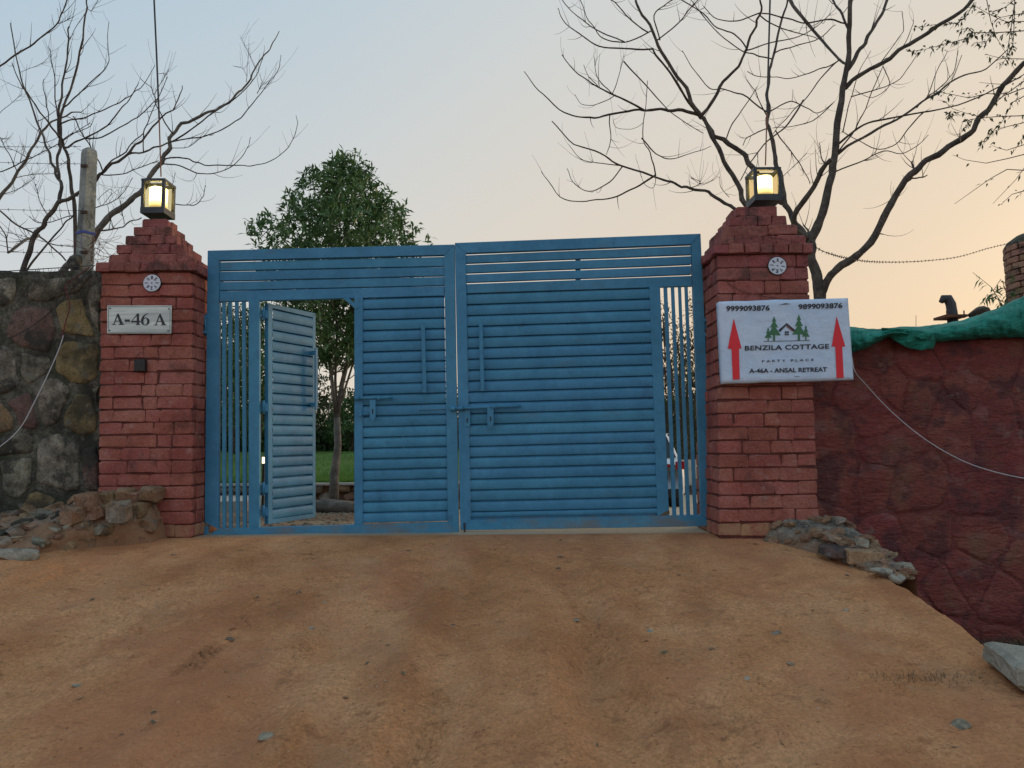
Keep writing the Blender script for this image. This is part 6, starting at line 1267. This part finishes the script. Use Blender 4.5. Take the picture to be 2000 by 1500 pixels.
def flap(U, V_):
    out = [np.zeros_like(U) for _ in range(3)]
    for idx_ in np.ndindex(U.shape):
        u, w = U[idx_], V_[idx_]; px = 1722 + 106 * u; ta = np.interp(px, [1722, 1770, 1828], [640, 642, 650]); bb_ = np.interp(px, [1722, 1745, 1775, 1800, 1822, 1828], [643, 664, 680, 684, 680, 668]); wv = .02 * math.sin(u * 16 + w * 5) + .015 * float(fbm(u * 5, w * 3, 2, 8))
        p = at(px, ta + (bb_ - ta) * w, -.27 + wv + .10 * w); out[0][idx_], out[1][idx_], out[2][idx_] = p.x, p.y, p.z
    return out
o = sheet('loose_flap', flap, 0, 1, 0, 1, 50, 18, MAT['net'], gn); sm = o.modifiers.new('thickness', 'SOLIDIFY'); sm.thickness = .004
for px in (1668, 1676, 1684, 1692, 1728, 1762):
    a, b = np.interp(px, xs_p, tp_), np.interp(px, xs_p, bt_); MB().tube([at(px + 2, a + 3, -.15), at(px, a + 6, -.245), at(px - 1, (a + b) / 2, -.27), at(px + 1, b - 4, -.235), at(px + 2, b, -.16)], .0028, 5).build('tie_cord', MAT['net'], gn)
# ------------------------------------------------------------------ round brick tower, pipe, shoots
cxT = at(1972, 560, 4.2).x + .56; zt1 = at(1985, 478, 4.2).z
tw = thing('brick_tower', 'weathered round brick turret with a dark domed cap at the right edge', 'tower', (cxT, 4.2, 0)); MB().lathe([(.46, -1), (.46, zt1), (.40, zt1 + .05), (.2, zt1 + .09), (.001, zt1 + .1)], (cxT, 4.2, 0), 32).build('core', MAT['mortar'], tw, True)
MB().lathe([(.50, zt1 - .03), (.51, zt1 + .0), (.47, zt1 + .07), (.36, zt1 + .15), (.18, zt1 + .19), (.001, zt1 + .2)], (cxT, 4.2, 0), 32).build('cap', MAT['mortar'], tw, True)
BRm = pool(5, MAT['mudbrick'], jit=.05, bev=.09); r = random.Random(6); nb = 12; zz = at(1985, 640, 4.2).z; j = 0
while zz < zt1 - .05:
    for i in range(nb):
        a = (i + .5 * (j % 2)) * 2 * math.pi / nb + r.uniform(-.02, .02)
        place('brick', r.choice(BRm), tw, (cxT + .45 * math.cos(a), 4.2 + .45 * math.sin(a), zz + .045), (.225, .11, .082), (0, 0, a + math.pi / 2))
    zz += .095; j += 1
vp = thing('vent_pipe', 'dark bent iron vent pipe with a rusty flange behind the green net', 'pipe', tuple(at(1858, 622, .6)))
MB().tube([at(1862, 640, .6), at(1860, 612, .6), at(1857, 594, .6), at(1851, 583, .6), at(1843, 583, .6), at(1838, 590, .6)], [.045, .045, .044, .043, .036, .022], 14).build('pipe', MAT['pipe'], vp, True)
q_ = at(1856, 620, .6); MB().box(q_.x - .10, q_.x + .10, .50, .70, q_.z - .012, q_.z + .012).build('flange', MAT['rust'], vp)
for dx in (-.08, .08): MB().tube([(q_.x + dx, .52, q_.z - .02), (q_.x + dx, .52, q_.z + .05)], .006, 6).build('bolt', MAT['rust'], vp)
q2 = at(1862, 650, .6); MB().tube([(q2.x, .6, -1), (q2.x, .6, q_.z)], .045, 12).build('riser', MAT['pipe'], vp, True)
q_ = at(1912, 612, .5); tag(rock('dark_lump', 'stone_brown', tuple(q_), (.28, .2, .14), None, 8), 'dark rounded lump showing above the green net', 'stone'); MB()
q_ = at(1789, 640, .1); tag(MB().tube([tuple(q_), tuple(at(1789, 616, .1))], .002, 5).build('thin_rod', MAT['wire'], None), 'thin upright wire end above the green net', 'rod')
sh = thing('leafy_shoot', 'leafy green shoot sticking up behind the net beside the brick turret', 'plant', tuple(at(1955, 610, 1.5))); mb = MB(); LP_, LD_ = [], []; r = random.Random(33)
for pl_ in ([(1962, 620), (1955, 590), (1935, 560), (1900, 532)], [(1962, 620), (1950, 585), (1928, 575), (1920, 592)], [(1965, 620), (1968, 580), (1960, 555), (1975, 530)], [(1955, 590), (1940, 568), (1955, 545)], [(1960, 600), (1972, 570), (1985, 560)]):
    P3 = [at(x, y, 1.5 + .05 * i) for i, (x, y) in enumerate(pl_)]; mb.tube(P3, [.005, .004, .003, .002][:len(P3)], 5)
    for i in range(1, len(P3)):
        for k in range(7): b_ = P3[i - 1].lerp(P3[i], k / 7) if i > 1 else P3[0].lerp(P3[1], .6 + k * .05); d = (P3[i] - P3[i - 1]).normalized(); LP_.append(tuple(b_)); LD_.append((d.x + r.choice([-1, 1]) * .5, r.gauss(0, .5), d.z * .3 - .55 + r.gauss(0, .2)))
mb.build('stem', MAT['twig'], sh); V, Fc = leaf_cloud(np.array(LP_), np.array(LD_), .085, .011, 7, .35); link('leaves', big_mesh('leaves', V, Fc), MAT['leaf'], sh)
for o in list(bpy.data.objects):
    if '_w' in o: del o['_w']
